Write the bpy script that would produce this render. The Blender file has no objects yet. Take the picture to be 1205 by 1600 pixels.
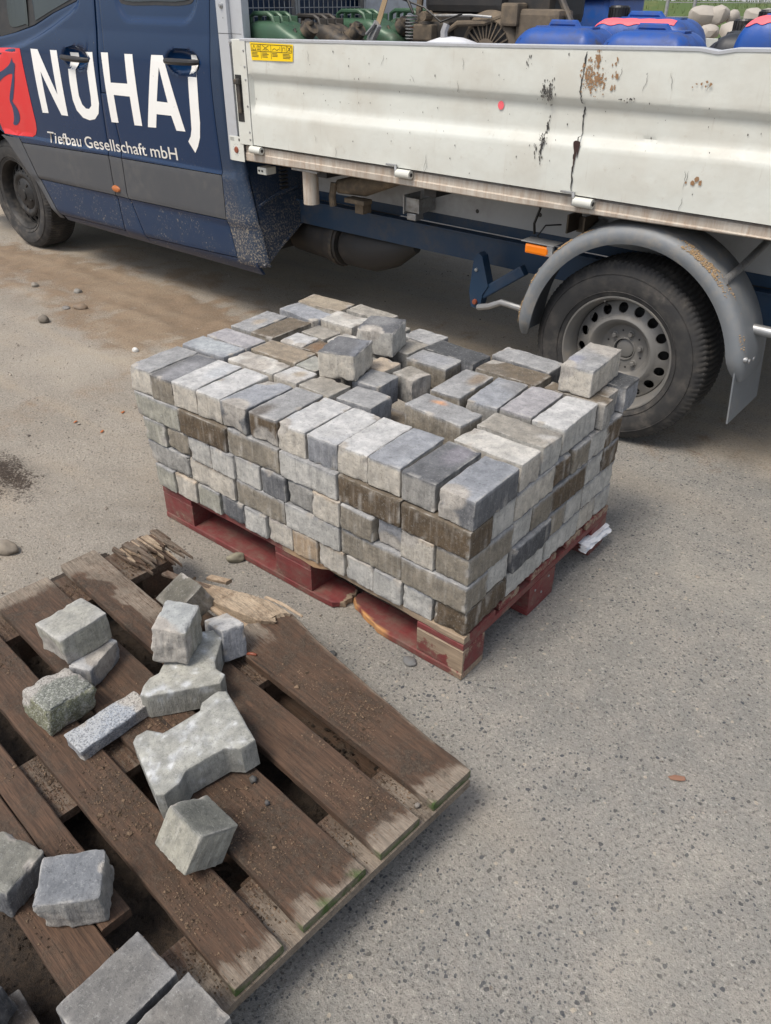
import bpy, bmesh, math, random
import numpy as np
from mathutils import Vector, Matrix, Euler
random.seed(7)
S = bpy.context.scene
R_ = math.radians

# ------------------------------------------------------------------ camera
cam = bpy.data.cameras.new('camera')
cam.sensor_fit = 'HORIZONTAL'; cam.sensor_width = 36.0
cam.lens = 1234.0 / 1205.0 * 36.0
cam.clip_start = 0.05; cam.clip_end = 600
co = bpy.data.objects.new('camera', cam); S.collection.objects.link(co)
M = Matrix.Rotation(0.6809, 3, 'Z') @ Matrix.Rotation(0.9910, 3, 'X') @ Matrix.Rotation(0.0059, 3, 'Z')
co.matrix_world = Matrix.Translation((0.7698, -1.2624, 1.4789)) @ M.to_4x4()
S.camera = co

# ------------------------------------------------------------------ light
SUN_DIR = Vector((-0.12, -0.48, 0.90)).normalized()      # towards the sun
elev = math.asin(SUN_DIR.z)
W = bpy.data.worlds.new('World'); S.world = W; W.use_nodes = True
wn = W.node_tree; wn.nodes.clear()
sky = wn.nodes.new('ShaderNodeTexSky'); sky.sky_type = 'NISHITA'; sky.sun_disc = False
sky.sun_elevation = elev; sky.sun_rotation = math.atan2(SUN_DIR.x, SUN_DIR.y)
sky.air_density = 1.0; sky.dust_density = 3.0; sky.ozone_density = 1.0
hs = wn.nodes.new('ShaderNodeHueSaturation'); hs.inputs['Saturation'].default_value = 0.55
bg = wn.nodes.new('ShaderNodeBackground'); bg.inputs['Strength'].default_value = 0.14
wo = wn.nodes.new('ShaderNodeOutputWorld')
wn.links.new(sky.outputs[0], hs.inputs['Color']); wn.links.new(hs.outputs[0], bg.inputs['Color'])
wn.links.new(bg.outputs[0], wo.inputs['Surface'])
sl = bpy.data.lights.new('sun', 'SUN'); sl.energy = 2.1; sl.angle = R_(20); sl.color = (1.0, 0.92, 0.81)
so = bpy.data.objects.new('sun', sl); S.collection.objects.link(so)
so.rotation_euler = SUN_DIR.to_track_quat('Z', 'Y').to_euler()
S.view_settings.view_transform = 'Standard'; S.view_settings.look = 'None'
S.view_settings.gamma = 1.0; S.view_settings.use_curve_mapping = False
S.view_settings.exposure = 0.40

# ------------------------------------------------------------------ numpy noise
def _hash(i, j, k, seed):
    n = (i * 374761393 + j * 668265263 + k * 2147483647 + seed * 974711) & 0xffffffff
    n = ((n ^ (n >> 13)) * 1274126177) & 0xffffffff
    n = (n ^ (n >> 16)) & 0xffffffff
    return n.astype(np.float64) / 4294967295.0 * 2 - 1
def vnoise(P, freq=1.0, seed=0, octs=1):
    P = np.asarray(P, float) * freq
    out = np.zeros(len(P)); amp = 1.0; tot = 0
    for o in range(octs):
        F = np.floor(P); f = P - F; F = F.astype(np.int64); u = f * f * (3 - 2 * f)
        v = 0
        for dx in (0, 1):
            for dy in (0, 1):
                for dz in (0, 1):
                    w = (u[:, 0] if dx else 1 - u[:, 0]) * (u[:, 1] if dy else 1 - u[:, 1]) * (u[:, 2] if dz else 1 - u[:, 2])
                    v = v + w * _hash(F[:, 0] + dx, F[:, 1] + dy, F[:, 2] + dz, seed + o * 17)
        out += amp * v; tot += amp; amp *= 0.5; P = P * 2.03 + 11.3
    return out / tot
def sstep(a, b, x):
    t = np.clip((x - a) / (b - a), 0, 1); return t * t * (3 - 2 * t)

# ------------------------------------------------------------------ material helpers
class NT:
    def __init__(s, name):
        s.m = bpy.data.materials.new(name); s.m.use_nodes = True; s.t = s.m.node_tree
        s.b = s.t.nodes['Principled BSDF']; s.out = s.t.nodes['Material Output']
    def n(s, kind, **kw):
        x = s.t.nodes.new('ShaderNode' + kind)
        for k, v in kw.items():
            if k in x.inputs.keys(): s.set(x.inputs[k], v)
            elif isinstance(k, str) and k.startswith('i') and k[1:].isdigit(): s.set(x.inputs[int(k[1:])], v)
            else: setattr(x, k, v)
        return x
    def set(s, inp, v):
        if isinstance(v, bpy.types.NodeSocket): s.t.links.new(v, inp)
        else:
            if isinstance(v, (tuple, list)) and len(v) == 3 and inp.type == 'RGBA': v = (*v, 1)
            inp.default_value = v
    def coord(s, kind='Object'):
        return s.n('TexCoord').outputs[kind]
    def rndcoord(s):
        c = s.coord(); oi = s.n('ObjectInfo').outputs['Random']
        mu = s.n('Math', operation='MULTIPLY', i0=oi, i1=37.0).outputs[0]
        cb = s.n('CombineXYZ', X=mu, Y=mu, Z=mu).outputs[0]
        return s.n('VectorMath', operation='ADD', i0=c, i1=cb).outputs[0]
    def scale(s, v, xyz):
        return s.n('VectorMath', operation='MULTIPLY', i0=v, i1=xyz).outputs[0]
    def noise(s, vec, sc, det=3, rough=.5, dist=0):
        return s.n('TexNoise', Vector=vec, Scale=sc, Detail=det, Roughness=rough, Distortion=dist).outputs[0]
    def voro(s, vec, sc, feature='F1', out='Distance'):
        return s.n('TexVoronoi', Vector=vec, Scale=sc, feature=feature).outputs[out]
    def ramp(s, f, a, b, lo=0.0, hi=1.0):
        return s.n('MapRange', i0=f, i1=a, i2=b, i3=lo, i4=hi, clamp=True, interpolation_type='SMOOTHSTEP').outputs[0]
    def mix(s, f, a, b, mode='MIX'):
        x = s.n('Mix', data_type='RGBA', blend_type=mode)
        s.set(x.inputs[0], f); s.set(x.inputs[6], a); s.set(x.inputs[7], b); return x.outputs[2]
    def math(s, op, a, b=0.0):
        return s.n('Math', operation=op, i0=a, i1=b).outputs[0]
    def attr(s, name): return s.n('Attribute', attribute_name=name)
    def bump(s, h, dist, strength=1.0, prev=None):
        x = s.n('Bump', Height=h, Distance=dist, Strength=strength)
        if prev is not None: s.set(x.inputs['Normal'], prev)
        return x.outputs[0]
    def fin(s, col=None, rough=None, nor=None, **kw):
        if col is not None: s.set(s.b.inputs['Base Color'], col)
        if rough is not None: s.set(s.b.inputs['Roughness'], rough)
        if nor is not None: s.set(s.b.inputs['Normal'], nor)
        for k, v in kw.items(): s.set(s.b.inputs[k.replace('_', ' ')], v)
        return s.m

def mat_simple(name, col, rough=.5, metal=0.0, dirt=.3, dcol=(.16, .12, .08), sc=30, bump=.0004, dz=None, coat=0):
    """painted / plastic / metal thing with a film of dust in blotches; dz=(z0,z1): more dust low down"""
    t = NT(name); c = t.coord()
    n1 = t.noise(c, sc, 5, .65); n2 = t.noise(c, sc * .12, 3, .6)
    f = t.math('MULTIPLY', t.ramp(n1, .35, .8), t.ramp(n2, .3, .75))
    f = t.math('MULTIPLY', f, dirt * 2)
    if dz:
        z = t.n('SeparateXYZ', Vector=c).outputs[2]
        f = t.math('ADD', f, t.math('MULTIPLY', t.ramp(z, dz[1], dz[0]), t.ramp(n1, .25, .75, .35, 1.0)))
    f = t.n('Clamp', i0=f, i1=0.0, i2=.92).outputs[0]
    colr = t.mix(f, col, dcol)
    ro = t.math('ADD', t.math('MULTIPLY', f, .5), rough)
    return t.fin(colr, ro, t.bump(n1, bump), Metallic=metal, Coat_Weight=coat, Coat_Roughness=.12)

MT = {}
def build_materials():
    t = NT('pebble_stone'); c = t.rndcoord(); at = t.attr('tint').outputs['Color']; n = t.noise(c, 45, 4, .65); MT['crackless'] = t.fin(t.mix(t.ramp(n, .3, .75, 0, .6), at, (.14, .125, .105)), .8, t.bump(n, .002, .5))
    # --- yard surface
    t = NT('yard_surface'); c = t.coord(); a = t.attr('zone')
    sep = t.n('SeparateColor', Color=a.outputs['Color'])
    dirt, damp, pale = sep.outputs[0], sep.outputs[1], sep.outputs[2]
    nb = t.noise(c, 1.3, 5, .6); nm = t.noise(c, 9, 5, .7); nf = t.noise(c, 130, 3, .7); ng = t.noise(c, 420, 2, .7)
    vd = t.n('TexVoronoi', Vector=c, Scale=95.0, feature='F1'); vcol = vd.outputs['Color']; vdist = vd.outputs['Distance']
    v2 = t.n('TexVoronoi', Vector=c, Scale=230.0, feature='F1')
    base = t.mix(t.ramp(nb, .35, .7), (.246, .241, .224), (.312, .300, .272))
    base = t.mix(t.ramp(nm, .35, .75, 0, .6), base, (.40, .365, .32))
    base = t.mix(t.ramp(nf, .45, .8, 0, .55), base, (.155, .135, .115))
    # aggregate grains: fine dark and light grit, a few larger chips
    g1 = t.noise(c, 118, 4, .85); g2 = t.noise(t.n('VectorMath', operation='ADD', i0=c, i1=(3.1, 7.7, 1.3)).outputs[0], 105, 4, .85)
    base = t.mix(t.ramp(g1, .52, .66, 0, .85), base, (.075, .073, .068))
    base = t.mix(t.ramp(g2, .53, .66, 0, .5), base, (.56, .53, .47))
    gs = t.noise(t.n('VectorMath', operation='ADD', i0=c, i1=(9.1, 2.7, 5.3)).outputs[0], 46, 4, .8)
    base = t.mix(t.ramp(gs, .60, .68, 0, .5), base, (.10, .098, .095))
    wob = t.n('VectorMath', operation='ADD', i0=c, i1=t.scale(t.n('TexNoise', Vector=c, Scale=60.0, Detail=2.0).outputs['Color'], (.012, .012, .0))).outputs[0]
    vd = t.n('TexVoronoi', Vector=wob, Scale=74.0, feature='F1'); sc_ = t.n('SeparateColor', Color=vd.outputs['Color'])
    size = t.math('MULTIPLY', t.ramp(sc_.outputs[2], .2, 1, .06, .34), 1.0)
    inside = t.math('LESS_THAN', vd.outputs['Distance'], size)
    dens = t.ramp(t.noise(c, 1.1, 3, .6), .35, .65)
    pick = t.math('GREATER_THAN', t.math('ADD', sc_.outputs[0], t.math('MULTIPLY', dens, .12)), .955)
    base = t.mix(t.math('MULTIPLY', t.math('MULTIPLY', inside, pick), .85), base, t.mix(sc_.outputs[1], (.038, .048, .066), (.10, .095, .09)))
    base = t.mix(t.math('MULTIPLY', inside, t.ramp(sc_.outputs[0], .05, .03, 0, .7)), base, (.50, .43, .34))
    vs_ = t.n('TexVoronoi', Vector=wob, Scale=125.0, feature='F1'); ss_ = t.n('SeparateColor', Color=vs_.outputs['Color'])
    pick2 = t.math('GREATER_THAN', t.math('ADD', ss_.outputs[0], t.math('MULTIPLY', dens, .16)), .93)
    base = t.mix(t.math('MULTIPLY', t.math('MULTIPLY', t.math('LESS_THAN', vs_.outputs['Distance'], .36), pick2), .75), base, (.055, .062, .075))
    big = t.noise(c, .55, 4, .6, 1.2); base = t.mix(t.ramp(big, .52, .66, 0, .28), base, (.11, .105, .095)); base = t.mix(t.ramp(big, .46, .34, 0, .25), base, (.50, .46, .39))
    dcol = t.mix(t.ramp(nm, .3, .7), (.095, .058, .034), (.215, .145, .09))
    dj = t.math('ADD', dirt, t.math('ADD', t.math('MULTIPLY', t.math('SUBTRACT', nm, .5), 1.0), t.math('MULTIPLY', t.math('SUBTRACT', nf, .5), .9)))
    base = t.mix(t.math('MULTIPLY', t.ramp(dirt, .02, .3), t.ramp(dj, .22, .75, 0, .95)), base, dcol)
    base = t.mix(t.math('MULTIPLY', pale, t.ramp(t.math('ADD', nf, t.math('MULTIPLY', nm, .6)), .55, 1.0, .85, .35)), base, (.47, .375, .265))
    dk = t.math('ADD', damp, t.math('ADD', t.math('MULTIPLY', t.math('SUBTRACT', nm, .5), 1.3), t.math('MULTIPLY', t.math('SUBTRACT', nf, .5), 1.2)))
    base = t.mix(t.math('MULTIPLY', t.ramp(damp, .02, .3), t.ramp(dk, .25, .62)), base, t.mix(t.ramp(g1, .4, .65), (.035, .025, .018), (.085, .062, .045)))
    h = t.math('ADD', t.math('MULTIPLY', nf, .7), t.math('MULTIPLY', ng, .4))
    h = t.math('ADD', h, t.math('MULTIPLY', g1, .8))
    MT['ground'] = t.fin(base, .93, t.bump(h, .007, 1.0, t.bump(nm, .012, .5)))
    # --- concrete pavers: tint attribute carries each stone's own colour
    t = NT('concrete_paver'); c = t.rndcoord(); tint = t.attr('tint').outputs['Color']
    n1 = t.noise(c, 38, 5, .65); n2 = t.noise(c, 125, 4, .85); n3 = t.noise(t.n('VectorMath', operation='ADD', i0=c, i1=(5.2, 1.7, 9.3)).outputs[0], 140, 4, .85)
    nz = t.math('ABSOLUTE', t.n('SeparateXYZ', Vector=t.coord('Normal')).outputs[2]); side = t.ramp(nz, .75, .4)
    st = t.noise(t.scale(c, (95, 95, 9)), 1.0, 4, .7)
    col = t.mix(1.0, tint, t.n('CombineColor', i0=t.ramp(n1, .25, .75, .74, 1.22), i1=t.ramp(n1, .25, .75, .74, 1.2), i2=t.ramp(n1, .25, .75, .75, 1.18)).outputs[0], 'MULTIPLY')
    col = t.mix(t.math('MULTIPLY', side, t.ramp(st, .50, .68, 0, .32)), col, t.mix(1.0, t.mix(.5, tint, (.30, .295, .28)), (1.5, 1.5, 1.5), 'MULTIPLY'))
    col = t.mix(t.math('MULTIPLY', side, t.ramp(st, .46, .28, 0, .45)), col, t.mix(.65, tint, (.03, .028, .024)))
    col = t.mix(t.ramp(n2, .52, .66, 0, .6), col, t.mix(.62, tint, (.02, .02, .02)))
    col = t.mix(t.ramp(n3, .54, .68, 0, .45), col, t.mix(.5, tint, (.60, .60, .58)))
    h = t.math('ADD', t.math('MULTIPLY', n2, -.9), t.math('MULTIPLY', n3, .5)); h = t.math('ADD', h, t.math('MULTIPLY', t.math('MULTIPLY', side, st), 1.6))
    MT['paver'] = t.fin(col, .88, t.bump(h, .0028, .9, t.bump(n1, .004, .5)))
    # --- granite / rubble: coarse salt and pepper
    t = NT('rough_stone'); c = t.rndcoord(); at = t.attr('tint').outputs['Color']
    n1 = t.noise(c, 30, 5, .7); n2 = t.noise(c, 210, 3, .7)
    v = t.n('TexVoronoi', Vector=c, Scale=380.0, feature='F1'); vt = t.n('SeparateColor', Color=v.outputs['Color']).outputs[0]
    col = t.mix(t.ramp(vt, .62, .9, 0, .45), at, (.48, .48, .46)); col = t.mix(t.ramp(vt, .40, .1, 0, .5), col, (.05, .05, .055))
    col = t.mix(t.ramp(n1, .55, .8, 0, .4), col, (.10, .10, .10))
    MT['rough'] = t.fin(col, .85, t.bump(n2, .003, .9, t.bump(n1, .01, .6)))
    # --- old pallet wood. wear: R pale bare wood, G moss, B soil
    def wood(name, brown, brown2, pale, soil):
        t = NT(name); c = t.rndcoord(); w = t.n('SeparateColor', Color=t.attr('wear').outputs['Color'])
        g = t.noise(t.scale(c, (5, 75, 75)), 1.6, 5, .65, .6); gf = t.noise(t.scale(c, (12, 320, 320)), 1.5, 3, .7)
        n = t.noise(c, 14, 5, .7); nd = t.noise(c, 60, 5, .75); nf = t.noise(c, 210, 4, .85)
        col = t.mix(t.ramp(g, .3, .7), brown, brown2)
        col = t.mix(t.ramp(gf, .50, .64, 0, .6), col, tuple(x * .4 for x in brown))
        col = t.mix(t.ramp(n, .35, .8, 0, .4), col, soil)
        cr = t.noise(t.scale(c, (3.2, 60, 60)), 1.0, 2, .5, .3); col = t.mix(t.ramp(cr, .70, .73, 0, .8), col, (.012, .009, .007))
        pc = t.mix(t.ramp(g, .35, .7), pale, tuple(x * .45 for x in pale))
        pc = t.mix(t.ramp(gf, .48, .62, 0, .75), pc, tuple(x * .3 for x in pale))
        pw = t.math('ADD', w.outputs[0], t.math('ADD', t.math('MULTIPLY', t.math('SUBTRACT', g, .5), 1.0), t.math('MULTIPLY', t.math('SUBTRACT', gf, .5), 1.6)))
        pw = t.math('ADD', pw, t.math('MULTIPLY', t.math('SUBTRACT', nd, .5), .8))
        col = t.mix(t.ramp(pw, .34, .95), col, pc)
        sm = t.math('ADD', t.math('MULTIPLY', w.outputs[2], 1.25), t.math('MULTIPLY', t.ramp(n, .42, .66), .7))
        sm = t.math('MULTIPLY', sm, t.ramp(nd, .38, .62))
        sm = t.n('Clamp', i0=sm, i1=0.0, i2=1.0).outputs[0]
        sc = t.mix(t.ramp(nf, .35, .7), tuple(x * .6 for x in soil), tuple(min(1, x * 2.1) for x in soil))
        col = t.mix(sm, col, sc)
        ms = t.math('MULTIPLY', w.outputs[1], t.ramp(nd, .3, .55))
        col = t.mix(ms, col, (.045, .085, .014))
        h = t.math('ADD', t.math('MULTIPLY', gf, .5), t.math('MULTIPLY', g, .6))
        nr = t.bump(h, .0016, .8); nr = t.bump(t.math('MULTIPLY', nf, sm), .004, .9, nr)
        return t.fin(col, .82, nr)
    MT['wood'] = wood('weathered_pallet_wood', (.048, .027, .016), (.112, .063, .038), (.34, .285, .225), (.060, .043, .030))
    MT['rawwood'] = wood('bare_splintered_wood', (.33, .245, .165), (.46, .36, .26), (.55, .45, .33), (.16, .11, .07))
    # --- red painted pallet wood. wear: R paint flaked off, G orange fresh wood, B grime
    t = NT('red_painted_wood'); c = t.rndcoord(); w = t.n('SeparateColor', Color=t.attr('wear').outputs['Color'])
    g = t.noise(t.scale(c, (5, 70, 70)), 1.6, 5, .65, .5); n = t.noise(c, 22, 5, .7); nf = t.noise(c, 160, 3, .7)
    red = t.mix(t.ramp(g, .3, .75), (.185, .030, .030), (.12, .020, .022))
    red = t.mix(t.ramp(n, .45, .8, 0, .6), red, (.12, .06, .05))
    bare = t.mix(t.ramp(g, .3, .7), (.40, .31, .215), (.22, .16, .11))
    fr = t.mix(t.ramp(g, .35, .7), (.62, .31, .10), (.45, .21, .08))
    fl = t.math('ADD', w.outputs[0], t.math('MULTIPLY', t.ramp(nf, .55, .75), .25))
    fl = t.ramp(t.math('ADD', fl, t.math('MULTIPLY', t.ramp(n, .3, .7), .5)), .62, .82)
    col = t.mix(fl, red, bare); col = t.mix(w.outputs[1], col, fr)
    gr = t.n('Clamp', i0=t.math('MULTIPLY', t.math('ADD', w.outputs[2], .25), t.ramp(n, .3, .75)), i1=0.0, i2=.9).outputs[0]
    col = t.mix(gr, col, (.17, .13, .10))
    MT['red'] = t.fin(col, .72, t.bump(g, .0014, .8, t.bump(nf, .0008, .5)))
    # --- soil
    t = NT('dark_soil'); c = t.coord(); n = t.noise(c, 60, 5, .8); nf = t.noise(c, 400, 2, .7)
    MT['soil'] = t.fin(t.mix(t.ramp(n, .3, .75), (.022, .016, .012), (.07, .048, .032)), .95, t.bump(nf, .004, .9, t.bump(n, .012, .8)))
    t = NT('soil_crumb'); c = t.coord(); n = t.noise(c, 9, 3, .8)
    v = t.n('SeparateColor', Color=t.n('TexVoronoi', Vector=c, Scale=160.0).outputs['Color']).outputs[0]
    MT['crumb'] = t.fin(t.mix(t.ramp(v, .1, .95), (.05, .033, .02), (.19, .13, .085)), .95)
    t = NT('loose_gravel'); c = t.coord()
    v = t.n('SeparateColor', Color=t.n('TexVoronoi', Vector=c, Scale=60.0).outputs['Color']).outputs[0]
    MT['gravel'] = t.fin(t.mix(t.ramp(v, .05, .95), (.10, .085, .075), (.40, .35, .29)), .9, t.bump(t.noise(c, 300, 2), .002))
    # --- truck
    t = NT('dark_blue_paint'); c = t.coord(); z = t.n('SeparateXYZ', Vector=c).outputs[2]
    n = t.noise(c, 7, 4, .6); nf = t.noise(c, 90, 4, .75); ns = t.noise(t.scale(c, (1, 1, .3)), 120, 3, .7)
    lowd = t.ramp(z, .85, .3, 0, .38)
    f = t.math('MULTIPLY', lowd, t.ramp(n, .2, .8, .45, 1.0))
    sp = t.math('MULTIPLY', t.ramp(nf, .58, .66), t.ramp(z, .95, .35, 0, .8))
    col = t.mix(f, (.0028, .0215, .070), (.036, .050, .068)); col = t.mix(t.math('MULTIPLY', sp, t.ramp(n, .4, .6)), col, (.26, .23, .19))
    MT['blue'] = t.fin(col, t.math('ADD', .22, t.math('MULTIPLY', f, .6)), t.bump(n, .002, .15), Coat_Weight=.18, Coat_Roughness=.05, Specular_IOR_Level=.35)
    # rear corner and back wall: mud spatter
    t = NT('mud_spattered_blue_paint'); c = t.coord(); z = t.n('SeparateXYZ', Vector=c).outputs[2]
    n = t.noise(c, 9, 4, .6); nf = t.noise(c, 110, 4, .8)
    sp = t.math('MULTIPLY', t.ramp(nf, .50, .60), t.ramp(z, .85, .42, .0, .95))
    sp = t.math('MULTIPLY', sp, t.ramp(n, .3, .55))
    col = t.mix(t.ramp(z, .9, .35, 0, .35), (.0035, .022, .062), (.055, .062, .07)); col = t.mix(sp, col, (.27, .235, .185))
    MT['mudblue'] = t.fin(col, .42, t.bump(nf, .001), Coat_Weight=.3)
    MT['greyplastic'] = mat_simple('grey_side_trim', (.060, .064, .072), .5, 0, .25, (.15, .14, .125), 25)
    MT['blackplastic'] = mat_simple('black_plastic', (.013, .013, .014), .42, 0, .3, (.09, .08, .07), 40)
    MT['rubber'] = mat_simple('tyre_rubber', (.028, .028, .029), .75, 0, .85, (.105, .096, .086), 20, .0014)
    MT['steelrim'] = mat_simple('dusty_steel_rim', (.18, .176, .168), .5, .2, .6, (.25, .225, .19), 28, .0005)
    MT['blackrim'] = mat_simple('black_steel_rim', (.02, .02, .021), .5, .2, .45, (.10, .09, .078), 28)
    MT['fender'] = mat_simple('grey_plastic_mudguard', (.165, .180, .195), .5, 0, .6, (.27, .25, .22), 26, .0008)
    MT['galv'] = mat_simple('galvanised_steel', (.38, .39, .40), .45, .7, .5, (.20, .17, .13), 30)
    MT['alu'] = mat_simple('grey_aluminium', (.50, .52, .55), .42, .35, .25, (.30, .27, .23), 24)
    MT['underblue'] = mat_simple('chassis_blue', (.007, .033, .076), .5, 0, .5, (.10, .09, .08), 16)
    MT['underdark'] = mat_simple('underbody_grime_and_shade', (.02, .02, .021), .6, 0, .5, (.08, .065, .05), 18)
    MT['railwhite'] = mat_simple('white_chassis_rail', (.36, .37, .38), .5, 0, .4, (.16, .14, .12), 14)
    MT['orange'] = mat_simple('orange_lens', (.80, .20, .01), .22, 0, .12)
    MT['dullorange'] = mat_simple('faded_orange_lens', (.42, .13, .035), .3, 0, .2)
    MT['yellow'] = mat_simple('yellow_sticker', (.85, .58, .0), .45, 0, .06)
    MT['ink'] = mat_simple('black_print', (.015, .015, .015), .6, 0, 0)
    MT['white'] = mat_simple('white_vinyl_lettering', (.80, .80, .78), .35, 0, .1, (.45, .42, .38), 10)
    MT['offwhite'] = mat_simple('cream_vinyl_lettering', (.66, .64, .60), .4, 0, .15, (.35, .32, .28), 12)
    MT['logored'] = mat_simple('red_vinyl_logo', (.62, .018, .022), .3, 0, .25, (.45, .16, .13), 9)
    MT['logoblue'] = mat_simple('blue_vinyl_figure', (.012, .035, .10), .3, 0, .1)
    MT['canblue'] = mat_simple('blue_canister_plastic', (.008, .068, .31), .40, 0, .85, (.075, .075, .085), 20, .0010)
    MT['pinkpaint'] = mat_simple('pink_marking_paint', (.85, .13, .16), .5, 0, .12)
    MT['darkcan'] = mat_simple('grimy_black_plastic', (.018, .021, .027), .45, 0, .6, (.09, .085, .08), 26)
    MT['green'] = mat_simple('green_enamel', (.045, .105, .062), .4, .1, .55, (.075, .07, .055), 20, .0006)
    MT['machine'] = mat_simple('dirty_engine_metal', (.045, .042, .04), .55, .3, .8, (.22, .17, .115), 24, .0012)
    MT['muddy'] = mat_simple('dried_mud_metal', (.11, .088, .065), .7, .1, .8, (.27, .21, .145), 30, .0015)
    MT['polegrey'] = mat_simple('grey_pole_paint', (.28, .28, .29), .5, 0, .4, (.17, .15, .13), 18)
    MT['poleblue'] = mat_simple('blue_pole_paint', (.02, .10, .38), .4, 0, .3)
    MT['strap'] = mat_simple('beige_webbing', (.30, .22, .13), .9, 0, .3)
    MT['rust'] = mat_simple('brown_reflector', (.24, .06, .03), .4, 0, .3)
    MT['film'] = mat_simple('white_plastic_film', (.70, .71, .74), .35, 0, .2)
    MT['grass'] = mat_simple('long_grass', (.06, .10, .022), .85, 0, .5, (.16, .15, .06), 5)
    MT['rock'] = mat_simple('pale_rubble', (.38, .35, .31), .9, 0, .5, (.25, .21, .17), 6, .01)
    t = NT('white_dropside_paint'); c = t.coord(); z = t.n('SeparateXYZ', Vector=c).outputs[2]
    n = t.noise(c, 5, 4, .6); nf = t.noise(c, 70, 4, .8); sv = t.noise(t.scale(c, (60, 60, 3)), 1.0, 4, .7)
    col = t.mix(t.ramp(n, .35, .72, 0, .7), (.61, .625, .58), (.53, .515, .455))
    col = t.mix(t.ramp(sv, .60, .78, 0, .5), col, (.38, .34, .28)); n5 = t.noise(c, 22, 5, .75); col = t.mix(t.ramp(n5, .58, .75, 0, .35), col, (.42, .38, .31))
    col = t.mix(t.ramp(nf, .735, .77, 0, .8), col, (.12, .10, .085))
    MT['dropside'] = t.fin(col, .34, t.bump(n, .010, .45, t.bump(n5, .0012, .4)), Coat_Weight=.2)
    t = NT('rust_stained_rail'); c = t.coord(); z = t.n('SeparateXYZ', Vector=c).outputs[2]
    n = t.noise(c, 6, 4, .7); sv = t.noise(t.scale(c, (45, 45, 5)), 1.0, 5, .75); nf = t.noise(c, 95, 4, .8)
    col = t.mix(t.ramp(sv, .35, .75, 0, .8), (.50, .46, .40), (.30, .20, .13))
    col = t.mix(t.ramp(n, .4, .75, 0, .5), col, (.24, .20, .165)); col = t.mix(t.ramp(nf, .60, .72, 0, .55), col, (.40, .24, .10))
    MT['rail'] = t.fin(col, .6, t.bump(nf, .001))
    t = NT('tinted_window_glass')
    n = t.noise(t.coord(), 8, 3, .6)
    MT['glass'] = t.fin(t.mix(n, (.012, .018, .02), (.02, .03, .033)), .05, None, Specular_IOR_Level=.6)
build_materials()

# ------------------------------------------------------------------ object helpers
def link(name, me, mat=None, parent=None, smooth=False):
    o = bpy.data.objects.new(name, me); S.collection.objects.link(o)
    if mat is not None:
        for m in (mat if isinstance(mat, (list, tuple)) else [mat]): me.materials.append(MT[m] if isinstance(m, str) else m)
    if parent is not None: o.parent = parent
    if smooth: me.shade_smooth()
    return o
def tag(o, label=None, cat=None, group=None, kind=None):
    for k, v in (('label', label), ('category', cat), ('group', group), ('kind', kind)):
        if v: o[k] = v
    return o
def empty(name, loc=(0, 0, 0), rz=0.0, label=None, cat=None, group=None):
    o = bpy.data.objects.new(name, None); S.collection.objects.link(o)
    o.location = loc; o.rotation_euler = (0, 0, rz); o.empty_display_size = .1
    return tag(o, label, cat, group)
def pydata(name, V, F):
    me = bpy.data.meshes.new(name); me.from_pydata([tuple(v) for v in V], [], F); me.update(); return me
def set_col(me, name, C):
    a = me.color_attributes.new(name, 'FLOAT_COLOR', 'POINT')
    C = np.asarray(C, np.float32)
    if C.shape[1] == 3: C = np.hstack([C, np.ones((len(C), 1), np.float32)])
    a.data.foreach_set('color', C.ravel())
def bm_mesh(bm, name):
    me = bpy.data.meshes.new(name); bm.normal_update(); bm.to_mesh(me); bm.free(); return me
def box(bm, x0, x1, y0, y1, z0, z1, bev=0.0, mtx=None):
    vs = [bm.verts.new((x, y, z)) for z in (z0, z1) for y in (y0, y1) for x in (x0, x1)]
    fs = [bm.faces.new([vs[i] for i in q]) for q in ((0, 2, 3, 1), (4, 5, 7, 6), (0, 1, 5, 4), (2, 6, 7, 3), (0, 4, 6, 2), (1, 3, 7, 5))]
    if bev > 0:
        es = list({e for f in fs for e in f.edges})
        r = bmesh.ops.bevel(bm, geom=es, offset=bev, segments=2, affect='EDGES', profile=.6)
        vs = list({v for f in r['faces'] for v in f.verts} | {v for v in vs if v.is_valid})
    if mtx is not None: bmesh.ops.transform(bm, matrix=mtx, verts=[v for v in vs if v.is_valid])
    return vs
def tube(bm, pts, r, n=10, cap=True):
    pts = [Vector(p) for p in pts]; rings = []
    for i, p in enumerate(pts):
        d = (pts[min(i + 1, len(pts) - 1)] - pts[max(i - 1, 0)]).normalized()
        a = d.orthogonal().normalized() if i == 0 else (a - d * a.dot(d)).normalized()
        b = d.cross(a); rr = r[i] if isinstance(r, (list, tuple)) else r
        rings.append([bm.verts.new(p + (a * math.cos(t) + b * math.sin(t)) * rr) for t in [2 * math.pi * k / n for k in range(n)]])
    for r0, r1 in zip(rings, rings[1:]):
        for k in range(n): bm.faces.new((r0[k], r0[(k + 1) % n], r1[(k + 1) % n], r1[k]))
    if cap: bm.faces.new(rings[0][::-1]); bm.faces.new(rings[-1])
def lathe(bm, prof, n=48, axis='Y', c=(0, 0, 0), closed=False):
    """prof: (radius, depth) pairs, spun about the given axis through c"""
    rings = []
    for r, d in prof:
        ring = []
        for k in range(n):
            t = 2 * math.pi * k / n; a, b = r * math.cos(t), r * math.sin(t)
            p = (a, d, b) if axis == 'Y' else (a, b, d) if axis == 'Z' else (d, a, b)
            ring.append(bm.verts.new((p[0] + c[0], p[1] + c[1], p[2] + c[2])))
        rings.append(ring)
    m = len(rings)
    for i in range(m if closed else m - 1):
        r0, r1 = rings[i], rings[(i + 1) % m]
        for k in range(n): bm.faces.new((r0[k], r0[(k + 1) % n], r1[(k + 1) % n], r1[k]))
    return rings
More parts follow.
